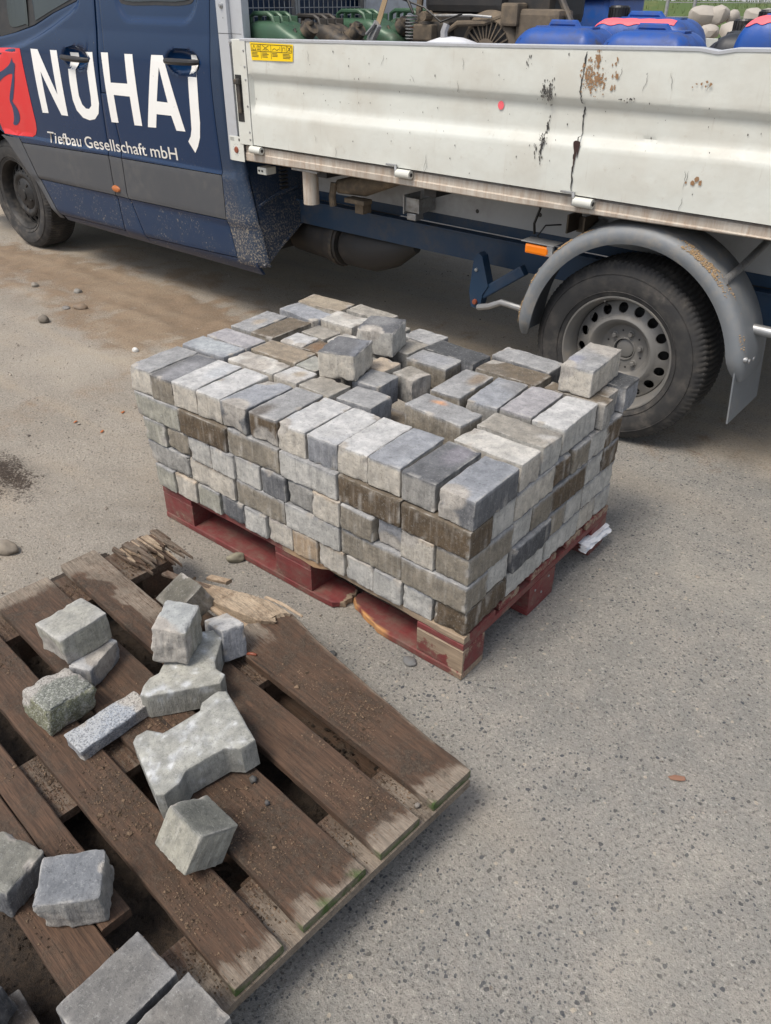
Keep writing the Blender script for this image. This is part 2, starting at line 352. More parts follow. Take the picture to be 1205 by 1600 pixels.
def mk(name, fn, mat, parent=None, smooth=False, label=None):
    bm = bmesh.new(); fn(bm)
    bmesh.ops.recalc_face_normals(bm, faces=bm.faces)
    o = link(name, bm_mesh(bm, name), mat, parent, smooth)
    if smooth: me_auto(o.data)
    if label: o['label'] = label
    return o
def me_auto(me, ang=35):
    me.shade_smooth(); me.set_sharp_from_angle(angle=R_(ang))

MT['clay'] = mat_simple('clay_chip', (.23, .12, .08), .9, 0, .4)
# ------------------------------------------------------------------ ground
def grid_axis(a0, a1, step, lim):
    m = list(np.arange(a0, a1 + 1e-6, step)); out = []; s = step; x = a1
    while x < lim: s *= 1.35; x += s; out.append(x)
    lo = []; s = step; x = a0
    while x > -lim: s *= 1.35; x -= s; lo.append(x)
    return np.array(lo[::-1] + m + out)
def make_ground():
    xs = grid_axis(-5.2, 1.8, .03, 260); ys = grid_axis(-1.6, 3.6, .03, 260)
    X, Y = np.meshgrid(xs, ys); P = np.stack([X.ravel(), Y.ravel(), 0 * X.ravel()], 1)
    x, y = P[:, 0], P[:, 1]
    n1 = vnoise(P, 2.2, 1, 3); n2 = vnoise(P, 14, 5, 3); n3 = vnoise(P * np.array([.35, 2.2, 1]), 6, 9, 3)
    # band of churned soil that runs along the truck
    ridge = 1.22 + .10 * np.sin(x * 1.3) + .06 * n1 - .02 * (x + 1)
    band = 1.5 * np.exp(-((y - ridge) / .17) ** 2) * sstep(-1.0, -1.9, x) + .7 * np.exp(-((y - ridge + .25) / .35) ** 2) * sstep(-1.2, -2.2, x) + .65 * np.exp(-((y - 1.75 - .1 * n1) / .35) ** 2) * sstep(-5.5, -1.8, x) * sstep(.7, -.4, x) * .8
    soil = .75 * sstep(.0, .8, .75 - np.hypot((x + 1.90) / .50, (y + .22) / .26) + .35 * n1)
    dirt = np.clip(band * (.75 + .6 * n2) + .35 * sstep(.2, .55, n1) * sstep(-.5, -2.5, x) + .25 * sstep(.1, .8, n2) * (y > 1.3), 0, 1)
    pale = np.clip(sstep(1.45, 1.75, y + .12 * n1) * sstep(4.6, 3.2, y) * (.85 + .4 * n3), 0, 1)
    pale = np.maximum(pale, (.42 + .35 * sstep(-.2, .6, n3)) * sstep(-.2, -1.8, x + .3 * n1))
    pale = np.maximum(pale, .28 * sstep(.15, .6, vnoise(P * np.array([.5, 1.6, 1]), 1.6, 77, 3)))
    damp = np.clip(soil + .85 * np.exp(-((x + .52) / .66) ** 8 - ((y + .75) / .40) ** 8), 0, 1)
    near = sstep(8, 4, np.hypot(x + 1, y - 1))
    z = (.0012 * n2 + .012 * np.minimum(band, 1.1) * (.6 + n2 + .8 * n3) + .03 * soil * (.6 + n2)) * near
    z *= 1 - np.exp(-((x + .6) / .72) ** 8 - ((y - .4) / .5) ** 8) * .8
    far = np.hypot(x + 8, y - 14)
    z = z - .001 + .0 * far
    V = np.stack([x, y, z], 1); nx, ny = len(xs), len(ys)
    i = np.arange(nx - 1)[None, :] + nx * np.arange(ny - 1)[:, None]; i = i.ravel()
    F = np.stack([i, i + 1, i + 1 + nx, i + nx], 1).tolist()
    me = pydata('ground', V, F); set_col(me, 'zone', np.stack([dirt, damp, pale], 1)); me.shade_smooth()
    tag(link('ground', me, 'ground'), kind='structure')
make_ground()

def blob(bm, c, r, sub=1, rnd=random, sq=(1, 1, .7)):
    a = rnd.random() * 6.28; ca, sa = math.cos(a), math.sin(a); rr = bmesh.ops.create_icosphere(bm, subdivisions=sub, radius=1)
    for v in rr['verts']:
        k = r * (1 + rnd.uniform(-.25, .25)); x, y, z = v.co.x * sq[0] * k, v.co.y * sq[1] * k, v.co.z * sq[2] * k
        v.co = Vector((c[0] + x * ca - y * sa, c[1] + x * sa + y * ca, c[2] + z))
def scatter_mesh(name, pts, radii, mat, seed=0, flat=.65):
    """many small faceted grains joined into one mesh"""
    rs = np.random.RandomState(seed)
    t = np.array([[0, 0, 1], [.95, 0, .1], [.3, .9, 0], [-.8, .55, .1], [-.8, -.55, -.1], [.3, -.9, .1], [0, 0, -1]])
    f = [(0, 1, 2), (0, 2, 3), (0, 3, 4), (0, 4, 5), (0, 5, 1), (6, 2, 1), (6, 3, 2), (6, 4, 3), (6, 5, 4), (6, 1, 5)]
    n = len(pts); V = np.repeat(t[None], n, 0) * (1 + rs.uniform(-.35, .35, (n, 7, 3)))
    V[:, :, 2] *= flat; V[:, :, 0] *= rs.uniform(.8, 1.4, (n, 1)); a = rs.uniform(0, 6.28, n)[:, None]
    x, y = V[:, :, 0].copy(), V[:, :, 1].copy(); V[:, :, 0] = x * np.cos(a) - y * np.sin(a); V[:, :, 1] = x * np.sin(a) + y * np.cos(a)
    V = V * np.asarray(radii)[:, None, None] + np.asarray(pts)[:, None, :]
    F = (np.array(f)[None] + 7 * np.arange(n)[:, None, None]).reshape(-1, 3).tolist()
    return link(name, pydata(name, V.reshape(-1, 3), F), mat)
def ground_gravel():
    rs = np.random.RandomState(3); P = []; R = []
    n = 30000
    x = rs.uniform(-5, 1.4, n); y = rs.uniform(-1.4, 3.0, n); q = np.stack([x, y, 0 * x], 1)
    d = vnoise(q, 1.7, 4, 3) + .8 * sstep(-.8, -2.2, x)
    ridge = 1.22 + .10 * np.sin(x * 1.3) - .02 * (x + 1)
    w = .20 + .3 * sstep(-.1, .5, d) + 1.3 * np.exp(-((y - ridge + .08) / .2) ** 2) * (x < -1.3) + .9 * np.exp(-((x + 1.8) / .3) ** 2 - ((y + .25) / .25) ** 2)
    w *= np.where(x > -.2, .45, 1.0)
    k = rs.rand(n) < w; x, y = x[k], y[k]
    r = .0014 + .0028 * rs.rand(len(x)) ** 3 + .007 * (rs.rand(len(x)) < .018) * rs.rand(len(x))
    P = np.stack([x, y, r * .25], 1)
    tag(scatter_mesh('gravel', P, r, 'gravel', 5), 'loose grit and small gravel strewn over the yard surface', 'gravel', kind='stuff')
ground_gravel()
def pebble(x, y, r, tint, label, sq=(1.2, .9, .6), rz=0.0, sub=3):
    bm = bmesh.new(); bmesh.ops.create_icosphere(bm, subdivisions=sub, radius=1)
    V = np.array([v.co[:] for v in bm.verts]); n = vnoise(V + x * 7, 1.1, 3, 2); V = V * (1 + .30 * n[:, None] + .12 * vnoise(V + x * 3, 2.6, 5, 2)[:, None]) * np.array(sq) * r * .8
    for v, c in zip(bm.verts, V): v.co = c
    me = bm_mesh(bm, 'pebble'); set_col(me, 'tint', np.tile(tint, (len(V), 1))); me.shade_smooth()
    o = link('pebble', me, 'crackless'); o.location = (x, y, -V[:, 2].min() - r * .25); o.rotation_euler = (0, 0, rz)
    tag(o, label, 'stone')
pebble(-1.437, -.447, .042, (.25, .215, .17), 'large smooth brown pebble at the left edge of the photo above the broken pallet', (1.25, .9, .7), .3)
pebble(-.835, -.022, .024, (.27, .25, .18), 'pale greenish pebble lying beside the long bottom board of the red pallet', (1.5, .8, .9), .9)
pebble(-.144, -.03, .021, (.14, .145, .15), 'dark grey flat pebble by the near end of the red pallet', (1.2, .9, .5))
pebble(-.321, -.137, .011, (.06, .07, .08), 'small blackish pebble between the red pallet and the broken plank', (1.2, 1, .7))
pebble(-3.239, .768, .036, (.15, .13, .105), 'dark rounded stone nearest the camera in the strip of soil left of the stack', (1.1, .9, .75))
pebble(-3.271, 1.011, .040, (.21, .15, .10), 'brown oblong stone in the soil strip left of the stack', (1.3, .8, .6), .4)
pebble(-3.533, 1.16, .032, (.24, .23, .21), 'pale grey stone in the soil strip behind the brown oblong one', (1.2, .8, .7))
pebble(-3.343, .965, .028, (.20, .19, .18), 'flat grey stone beside the brown oblong stone in the soil strip', (1.3, .9, .4))
pebble(-3.837, 1.064, .030, (.26, .235, .2), 'beige stone farthest left in the soil strip near the front wheel', (1.1, .9, .7))
pebble(-2.517, .827, .022, (.62, .62, .60), 'small whitish stone on the ground just left of the stack', (1.3, .8, .7))
pebble(-2.3, 1.20, .030, (.18, .13, .09), 'brown stone in the soil just behind the left corner of the stack', (1.2, .9, .6))
for i, (x, y, l) in enumerate(((-2.06, .2, 'orange paint chip on the ground farthest left of its cluster'), (-1.986, .377, 'orange paint chip nearest the left face of the stack'),
                             (-1.902, .22, 'orange paint chip nearest the camera in its cluster'), (.552, .058, 'rust brown clay chip lying alone on the grey yard at right'))):
    bm = bmesh.new(); blob(bm, (0, 0, .003), .009 if i != 3 else .013, 1, random, (1.5, .7, .25))
    o = link('paint_chip' if i != 3 else 'clay_chip', bm_mesh(bm, 'chip'), 'dullorange' if i != 3 else 'clay'); o.location = (x, y, .001); tag(o, l, 'debris')

# ------------------------------------------------------------------ stone generator
def axis_lines(h, r, step):
    inner = list(np.linspace(-h + r, h - r, max(2, int(round(2 * (h - r) / step)) + 1)))
    return np.array([-h, -h + r * .25, -h + r * .6] + inner + [h - r * .6, h - r * .25, h])
_topo = {}
def surf_topo(nx, ny, nz):
    k = (nx, ny, nz)
    if k in _topo: return _topo[k]
    I, J, K = np.meshgrid(range(nx), range(ny), range(nz), indexing='ij')
    s = (I == 0) | (I == nx - 1) | (J == 0) | (J == ny - 1) | (K == 0) | (K == nz - 1)
    idm = -np.ones((nx, ny, nz), int); idm[s] = np.arange(s.sum())
    F = []
    def quad(A, flip):
        a, b, c, d = A[:-1, :-1].ravel(), A[1:, :-1].ravel(), A[1:, 1:].ravel(), A[:-1, 1:].ravel()
        q = np.stack([a, b, c, d] if not flip else [a, d, c, b], 1); F.append(q)
    quad(idm[:, :, 0], True); quad(idm[:, :, -1], False); quad(idm[:, 0, :], False); quad(idm[:, -1, :], True); quad(idm[0], True); quad(idm[-1], False)
    _topo[k] = (I[s], J[s], K[s], np.concatenate(F).tolist()); return _topo[k]
TOP = {'lg': (.445, .45, .45), 'bl': (.265, .280, .305), 'dk': (.115, .12, .13), 'wh': (.47, .46, .43), 'br': (.135, .11, .08), 'bd': (.25, .21, .16),
       'be': (.39, .33, .26), 'gb': (.27, .255, .225), 'mg': (.275, .28, .285), 'pu': (.32, .315, .33), 'bk': (.062, .066, .072), 'gg': (.285, .29, .265)}
SIDE = {'lg': (.43, .425, .40), 'be': (.46, .43, .375), 'br': (.100, .072, .044), 'gb': (.225, .20, .16), 'dk': (.12, .125, .135), 'mg': (.27, .265, .25),
        'bl': (.215, .225, .245), 'or': (.38, .29, .20), 'bk': (.07, .073, .08), 'wh': (.44, .41, .36), 'gg': (.31, .305, .26)}
def stone_mesh(dx, dy, dz, seed, top='lg', side='lg', step=.0085, r=.0036, rough=.0010, chips=(), stain=None, ribs=True, wild=0.0, mat='paver'):
    ax = [axis_lines(d / 2, r, step) for d in (dx, dy, dz)]
    I, J, K, F = surf_topo(*[len(a) for a in ax])
    P = np.stack([ax[0][I], ax[1][J], ax[2][K]], 1); h = np.array([dx, dy, dz]) / 2
    off = seed * 3.17
    nr = vnoise(P + off, 38, 2, 2)
    rl = np.clip(r * (.85 + 1.3 * np.maximum(nr, -.3) + 1.6 * np.maximum(vnoise(P + off, 110, 77, 2) - .1, 0)), r * .4, r * 2.0)[:, None]
    q = np.clip(P, -(h - rl), h - rl); d = P - q; L = np.linalg.norm(d, axis=1, keepdims=True); N = d / np.maximum(L, 1e-9)
    Q = q + N * rl
    hs_ = (np.abs(P[:, 2]) < h[2] * .93)
    amp = rough * (1 + hs_ * .9)
    Q += N * ((amp * vnoise(P + off, 55, 7, 3) + .0007 * vnoise(P + off, 13, 8))[:, None])
    if wild: Q *= 1 + wild * (vnoise(P + off, 9, 21, 2)[:, None] + .5 * vnoise(P + off, 24, 22, 2)[:, None])
    if ribs:                                     # vertical spacer nibs moulded on the sides
        for axn, tn, hh in ((0, 1, h[1]), (1, 0, h[0])):
            m = (np.abs(N[:, axn]) > .8) & (np.abs(N[:, 2]) < .3)
            for u in ((-.5, .05, .55) if hh < .07 else (-.7, -.4, .1, .45, .8)):
                Q[:, axn] += m * N[:, axn] * .0026 * np.exp(-((P[:, tn] / hh - u - .05 * math.sin(seed)) / .07) ** 2) * (P[:, 2] < h[2] - .012)
    broken = np.zeros(len(P)); rc_ = random.Random(seed * 3 + 1); small = []
    for _ in range(rc_.choice([2, 3, 4, 5]) if step < .0095 else 0):
        a3 = [rc_.choice([-1, 1]) for _ in range(3)]; a3[rc_.randrange(3)] = rc_.uniform(-.9, .9); small.append((tuple(a3), rc_.uniform(.008, .016), rc_.uniform(.0025, .005)))
    chips = list(chips) + small
    for c, R, dep in chips:                      # corner or edge knocked off: c in units of half size
        dep = dep * (.6 if R > .025 else 1)
        cc = np.array(c) * h; dd = np.linalg.norm(Q - cc, axis=1); k = np.clip(1 - dd / R, 0, 1) ** .7
        k = k * (1 + .35 * vnoise(P + off, 60, 31, 2)); Q -= (k * dep)[:, None] * (cc / np.linalg.norm(cc)); broken = np.maximum(broken, sstep(.05, .3, k))
    # colour
    ct = np.array(TOP[top] if top in TOP else top); cs = np.array(SIDE[side] if side in SIDE else side)
    tp = sstep(h[2] - .008, h[2] - .002, P[:, 2] + .003 * vnoise(P + off, 60, 40))
    n1 = vnoise(P + off, 16, 41, 3); n2 = vnoise((P + off) * np.array([1, 1, .16]), 85, 42, 2); n3 = vnoise(P + off, 45, 43, 2)
    C = cs * (1 + .22 * n1 + .16 * n2)[:, None]
    ef = sstep(.28, .62, n2) * .45
    C = C * (1 - ef[:, None]) + np.array([.50, .48, .44]) * ef[:, None]
    CT = ct * (1 + .22 * n1 + .12 * n3)[:, None]
    rs = random.Random(seed)
    if rs.random() < .45:                        # blotch of cement bloom or damp on the top
        th = rs.uniform(0, 6.28); m = sstep(-.25, .35, (P[:, 0] / h[0] * math.cos(th) + P[:, 1] / h[1] * math.sin(th)) - rs.uniform(.1, .8) + .5 * n1)
        cc = np.array(rs.choice([(.42, .42, .41), (.15, .14, .125), (.40, .35, .28), (.28, .30, .34)])); CT = CT * (1 - .4 * m[:, None]) + cc * (.4 * m[:, None])
    if stain:
        (ux, uy, ur), cc = stain; m = sstep(ur, ur * .3, np.hypot(P[:, 0] / h[0] - ux, P[:, 1] / h[1] - uy) + .15 * n3); CT = CT * (1 - m[:, None]) + np.array(cc) * m[:, None]
    C = C * (1 - tp[:, None]) + CT * tp[:, None]
    edge = (L[:, 0] > rl[:, 0] * .0) * 0.0
    e2 = np.sort(np.abs(P) / h, axis=1)[:, 1]; ed = sstep(.90, 1.0, e2) * sstep(-.15, .35, n3) * .5     # bloom and wear on the arrises
    C = C * (1 - ed[:, None]) + np.array([.48, .47, .44]) * ed[:, None]
    C = C * (1 - broken[:, None]) + (np.array([.36, .34, .31]) * (1 + .3 * n3)[:, None]) * broken[:, None]
    me = pydata('stone', Q, F); set_col(me, 'tint', np.clip(C, .01, .8)); me_auto(me, 50)
    me.materials.append(MT[mat]); return me
def stone(name, c, e, d, seed, label, cat='paver', group=None, **kw):
    me = stone_mesh(*d, seed, **kw); me.name = name
    o = bpy.data.objects.new(name, me); S.collection.objects.link(o); o.location = c
    o.rotation_euler = e; return tag(o, label, cat, group)
G_ST = 'reclaimed concrete pavers stacked on the red pallet'
TW = {'lg': 'light grey', 'bl': 'blue grey', 'dk': 'dark grey', 'wh': 'whitish', 'br': 'dark brown', 'bd': 'sandy brown', 'be': 'beige', 'gb': 'grey brown', 'mg': 'mid grey', 'pu': 'purplish grey', 'bk': 'black', 'gg': 'greenish grey', 'or': 'orange stained'}
ORD = ['first', 'second', 'third', 'fourth', 'fifth', 'sixth', 'seventh', 'eighth', 'ninth', 'tenth', 'eleventh', 'twelfth']

# top course: centre x, y, length along x, length along y, rotation (deg), top tone, side tone, label, extras
TC = [
 (-1.197, .080, .098, .200, 4, 'mg', 'be', 'mid grey paver at the far left corner of the top course', dict(chips=[((-1, -1, 1), .03, .012)])),
 (-1.098, .082, .098, .200, 4, 'dk', 'gb', 'mid grey paver next to the left corner in the top front row', dict(stain=((.3, -.2, 1.3), (.24, .245, .26)))),
 (-1.000, .086, .100, .200, 5, 'lg', 'be', 'pale blue grey paver third from the left corner in the top front row', dict(stain=((.4, .3, .9), (.42, .44, .46)))),
 (-.894, .091, .102, .202, 3, 'lg', 'be', 'smooth light grey paver fourth from the left corner in the top front row', {}),
 (-.788, .086, .100, .196, 1, 'bl', 'dk', 'chipped speckled blue grey paver fifth from the left corner in the top front row', dict(chips=[((-.2, -1, -1), .05, .016), ((-1, 1, 1), .05, .018), ((.1, -1, 1), .05, .009)])),
 (-.681, .096, .103, .200, 3, 'mg', 'br', 'grey topped paver with a dark brown front face, sixth in the top front row', dict(stain=((-.5, -.8, .8), (.13, .12, .11)), chips=[((.1, -1, -1), .05, .010)])),
 (-.577, .099, .102, .198, 2, 'lg', 'be', 'light grey paver with pale beige front, seventh in the top front row', dict(chips=[((-.8, -1, 1), .035, .008)])),
 (-.472, .103, .103, .198, 3, 'lg', 'bl', 'blue tinged light grey paver with a grey front, eighth in the top front row', dict(chips=[((1, 1, 1), .03, .008)])),
 (-.374, .108, .098, .200, 3, 'lg', 'be', 'light paver with a chalky front edge, ninth in the top front row', dict(chips=[((-1, -1, 1), .03, .006)])),
 (-.273, .108, .102, .202, 3, 'bl', 'be', 'blue speckled paver with a tan front, third from the near corner in the top row', {}),
 (-.163, .104, .102, .200, 1, 'dk', 'mg', 'dark slate paver second from the near corner of the top course', dict(stain=((.2, .5, .9), (.2, .195, .22)))),
 (-.052, .101, .103, .200, 1, 'bl', 'dk', 'dark blue grey paver with chipped front edge at the near corner, top course', dict(chips=[((-.3, -1, 1), .045, .009), ((-.5, -1, -.9), .04, .006)], stain=((0, .3, 1.4), (.20, .215, .24)))),
 (-.110, .264, .205, .094, 0, 'wh', 'wh', 'whitish speckled paver lying crosswise behind the near corner paver', dict(chips=[((-1, .6, 1), .03, .008)])),
 (-.111, .372, .205, .098, 0, 'gb', 'lg', 'grey brown paver with a white worn end on the right edge of the top course', dict(stain=((.95, .1, .55), (.45, .44, .42)))),
 (-.066, .537, .100, .205, 2, 'lg', 'lg', 'clean light grey paver in front of the one standing on the right edge', {}),
 (-.171, .540, .100, .195, 2, 'pu', 'mg', 'purplish speckled paver beside the clean light grey one on the top course', {}),
 (-.276, .530, .100, .198, 5, 'bl', 'mg', 'blue speckled paver third from the right edge in the middle of the top course', {}),
 (-.387, .517, .101, .195, 3, 'mg', 'gb', 'smooth slate grey top paver with rusty stains along one edge', dict(stain=((.5, .5, .7), (.22, .18, .14)))),
 (-.330, .339, .200, .098, -4, 'mg', 'gb', 'paver with an orange pink streak on top lying beside the open hole', dict(stain=((-.25, .45, .35), (.48, .27, .16)))),
 (-.335, .795, .210, .098, -2, 'mg', 'dk', 'slate grey top paver on the rear edge nearest the rear wheel', {}),
 (-.322, .686, .212, .098, 0, 'br', 'gb', 'dark brown grey paver just in front of the slate one near the rear wheel', dict(chips=[((-1, 1, 1), .05, .01)])),
 (-.098, .670, .195, .056, 1, 'br', 'mg', 'narrow strip of brown paver peeping out under the upright corner paver', {}),
 (-.076, .735, .110, .075, 2, 'br', 'mg', 'brown topped paver with a grey end on the right edge under the corner paver', {}),
 (-.072, .828, .135, .098, 2, 'bk', 'bl', 'blackish paver jutting out at the right rear corner of the top course', {}),
 (-.537, .700, .200, .098, -3, 'bk', 'dk', 'black paver lying flat on the rear edge of the top course', {}),
 (-.557, .608, .150, .095, 2, 'mg', 'gb', 'small raised grey paver in front of the black one', dict(stain=((0, 0, 1.2), (.28, .29, .31)))),
 (-.548, .484, .092, .082, -10, 'gb', 'mg', 'broken half paver with a ragged side next to the hole', dict(chips=[((1, 0, .4), .04, .012), ((1, -1, .8), .03, .01)])),
 (-.602, .380, .100, .105, 4, 'mg', 'bl', 'half paver with a bluish side face left of the hole', {}),
 (-.546, .264, .125, .102, 4, 'mg', 'bl', 'short grey paver directly behind the front row, left of the hole', {}),
 (-.682, .250, .122, .096, -2, 'gb', 'be', 'tan brown half paver under the loose block nearest the camera', {}),
 (-.804, .255, .100, .094, -1, 'lg', 'be', 'pale blue half paver behind the fifth paver of the front row', dict(stain=((.2, .2, .7), (.36, .32, .26)))),
 (-.954, .252, .194, .092, 2, 'wh', 'wh', 'white crumbling paver with a rough broken top', dict(chips=[((0, -.6, 1), .06, .012), ((.8, 1, 1), .04, .010), ((-.7, 1, 1), .05, .008)])),
 (-.960, .358, .192, .102, 2, 'bd', 'gb', 'flat sandy brown paver covered with mud', {}),
 (-.815, .352, .086, .096, 2, 'gg', 'gg', 'greenish grey half paver left of the loose block', {}),
 (-.990, .462, .096, .092, 5, 'lg', 'be', 'pale half paver with a jagged rim in the middle of the top course', dict(chips=[((-.5, -1, 1), .03, .007), ((.8, -1, 1), .03, .008)])),
 (-.880, .458, .110, .090, 2, 'br', 'br', 'rusty brown paver piece behind the loose blocks', dict(stain=((0, 0, 1.3), (.19, .12, .07)))),
 (-.987, .560, .110, .086, -2, 'gb', 'mg', 'grey brown half paver behind the pale jagged one', {}),
 (-.868, .560, .110, .092, 4, 'wh', 'wh', 'white rimmed paver half hidden behind the loose blocks', {}),
 (-.715, .455, .110, .100, 6, 'gb', 'mg', 'grey paver fragment wedged between the two loose blocks', {}),
 (-1.158, .243, .198, .096, 2, 'bl', 'bl', 'pale blue grey paver lying crosswise behind the left corner', dict(stain=((0, 0, 1.4), (.36, .39, .41)))),
 (-1.160, .341, .190, .092, 1, 'pu', 'lg', 'pale lilac grey paver behind the pale blue one at the left edge', {}),
 (-1.218, .500, .100, .185, 4, 'mg', 'mg', 'mottled grey paver on the left edge of the top course', dict(stain=((.1, -.1, .5), (.34, .30, .25)))),
 (-1.112, .500, .103, .190, 0, 'br', 'gb', 'dark brown paver with a damp top beside the mottled one at the left edge', {}),
 (-1.165, .672, .190, .096, -6, 'bl', 'bl', 'speckled blue grey paver near the rear left corner', dict(chips=[((1, -1, 1), .03, .008)])),
 (-1.172, .785, .195, .098, 4, 'bd', 'be', 'sandy tan paver at the rear left corner of the top course', dict(stain=((0, 0, 1.4), (.30, .26, .20)))),
 (-1.010, .706, .150, .110, 2, 'wh', 'be', 'whitish weathered paver near the rear left corner with streaked top', dict(chips=[((0, 1, 1), .05, .008)])),
 (-.978, .812, .180, .082, -2, 'gb', 'mg', 'grey brown paver at the rear edge behind the loose blocks', {}),
 (-.820, .690, .100, .180, 4, 'gb', 'mg', 'grey paver on the rear edge hidden behind the loose blocks', {}),
 (-.700, .752, .130, .096, -4, 'mg', 'dk', 'slate paver to the right of the loose blocks on the rear edge', {}),
 (-.680, .640, .085, .110, -4, 'gb', 'mg', 'brownish paver piece between the loose block and the small raised paver', {}),
 (-.655, .475, .085, .090, 0, 'be', 'be', 'beige paver piece right of the loose block, almost level', {}),
]
sd = 100
for (x, y, dx, dy, rz, tp_, sd_, lab, kw) in TC:
    sd += 1; rs = random.Random(sd)
    zc = .504 + rs.uniform(-.0025, .0015)
    stone('paver', (x, y, zc), (R_(rs.uniform(-.5, .5)), R_(rs.uniform(-.5, .5)), R_(rz)), (dx - .004, dy - .004, .0795), sd, lab, group=G_ST, top=tp_, side=sd_, **kw)
# loose blocks on the top
stone('paver', (-.699, .362, .5855), (-.03, -.02, 1.846), (.130, .120, .083), 301, 'loose tan block with a dark top, nearest of the two lying on the stack', group=G_ST, top='dk', side='be', r=.010, stain=((.1, .2, 1.0), (.15, .155, .165)))
stone('paver', (-.735, .570, .5855), (.02, -.05, 1.866), (.118, .124, .084), 302, 'loose grey block with rounded edges, rear one of the two on the stack', group=G_ST, top='dk', side='lg', r=.009, chips=[((-1, .2, 1), .04, .008)], stain=((.3, .2, 1.0), (.20, .205, .21)))
stone('paver', (-.109, .748, .5848), (-.01, 0, 1.626), (.205, .098, .080), 303, 'speckled grey paver set on top of the right rear edge, highest of the stack', group=G_ST, top='mg', side='be', chips=[((-1, 1, 1), .05, .008)], stain=((-.5, .6, .6), (.26, .27, .32)))

# courses 1 to 4: front (long) side, right (short) side, rear and left sides
def course(k, rects, jitter=.003):
    """rects: x0,x1,y0,y1,side tone,top tone,label,extra"""
    global sd
    zc = .144 + .08 * (k - .5)
    for (x0, x1, y0, y1, st, tt, lab, kw) in rects:
        sd += 1; rs = random.Random(sd); kw = dict(kw); push = kw.pop('push', (0, 0))
        seen = lab is not None
        stone('paver', ((x0 + x1) / 2 + rs.uniform(-1, 1) * jitter * .4 + push[0], (y0 + y1) / 2 + .018 * (x0 + x1) / 2 + rs.uniform(-1, 1) * jitter * 1.3 + push[1], zc + rs.uniform(-.001, .0005)),
              (0, 0, R_(rs.uniform(-1.1, 1.1))), (x1 - x0 - .0042, y1 - y0 - .0042, .0785), sd,
              lab or ('%s paver in the dark bottom of the open hole in the stack' % TW[st] if x0 > -.9 else '%s paver, %s from the left corner in the %s course of the left end' % (TW[st], ORD[min(11, int(round((y0 if k % 2 == 0 else y0 - .1) * 10)))], CN[k])), group=G_ST, side=st, top=tt, step=.009 if seen else .02, **kw)
CN = ['', 'bottom', 'second', 'third', 'fourth']
def longside(k, xs, tones, depth, extra={}):
    out = []; n = len(tones)
    for i, tn in enumerate(tones):
        o = n - 1 - i
        how = 'at the near corner' if o == 0 else ORD[o] + ' from the near corner'
        if o == n - 1: how = 'at the left corner'
        lab = '%s paver %s, %s course, long side' % (TW[tn], how, CN[k])
        out.append((xs[i], xs[i + 1], 0, depth if not isinstance(depth, dict) else depth.get(i, .1), tn, {'wh': 'wh', 'or': 'be', 'be': 'be', 'br': 'br', 'bk': 'bk'}.get(tn, 'mg'), lab, extra.get(i, {})))
    return out
def shortside(k, ys, tones, x1, w=.2, extra={}):
    out = []
    for i, tn in enumerate(tones):
        L = ys[i + 1] - ys[i]
        how = 'at the rear corner' if i == len(tones) - 1 else ORD[i + 1] + ' from the near corner'
        lab = '%s paver %s, %s course, short right side' % (TW[tn], how, CN[k])
        out.append((x1 - (.1 if L > .15 else .2), x1, ys[i], ys[i + 1], tn, 'mg', lab, extra.get(i, {})))
    return out
lin = lambda a, b, n: list(np.linspace(a, b, n + 1))
PR = random.Random(5)
def rnd_t(): return PR.choice(['lg', 'mg', 'gb', 'be', 'lg', 'bl'])
# course 4
course(4, longside(4, lin(-1.235, 0, 6), ['gg', 'br', 'gb', 'lg', 'br', 'br'], .1, {0: dict(chips=[((-1, 0, -1), .06, .02)]), 3: dict(stain=None)}))
course(4, shortside(4, [.1, .2, .4, .5, .6, .7, .8], ['lg', 'be', 'br', 'gb', 'lg', 'br'], -.004, extra={2: dict(r=.012)}))
course(4, [(x, x + .2, y, y + .1, 'gb', 'br' if (abs(x + .5) < .15 and abs(y - .35) < .1) else rnd_t(), None, {}) for x in (-.602,) for y in (.3,)])
course(4, [(-1.232, -1.032, y, y + .1, rnd_t(), 'mg', None, {}) for y in (.1, .2, .3, .4, .5, .6, .7)])
# course 3
x3 = [-1.21, -1.105, -1.0, -.9, -.80, -.695, -.60, -.50, -.40, -.285, -.205, -.10, 0]
course(3, longside(3, x3, ['gg', 'gb', 'lg', 'lg', 'lg', 'dk', 'mg', 'be', 'gb', 'bl', 'be', 'gb'], .2,
    {5: {}, 6: dict(r=.012), 8: dict(push=(0, -.006), r=.009), 9: dict(push=(0, .014), chips=[((0, -1, -1), .05, .012)]), 10: dict(chips=[((-.6, -1, 1), .04, .008)]), 1: dict(r=.012)}))
course(3, shortside(3, [.2, .3, .4, .6, .7, .8], ['lg', 'gb', 'br', 'lg', 'br'], -.004))
# course 2
course(2, longside(2, lin(-1.214, 0, 6), ['mg', 'be', 'gb', 'lg', 'gb', 'gb'], .1, {0: dict(r=.011, chips=[((-1, 0, -1), .07, .02)]), 2: {}}))
course(2, shortside(2, [.1, .2, .4, .5, .6, .8], ['lg', 'bk', 'gb', 'lg', 'lg'], -.004, extra={1: dict(push=(.012, 0), r=.012)}))
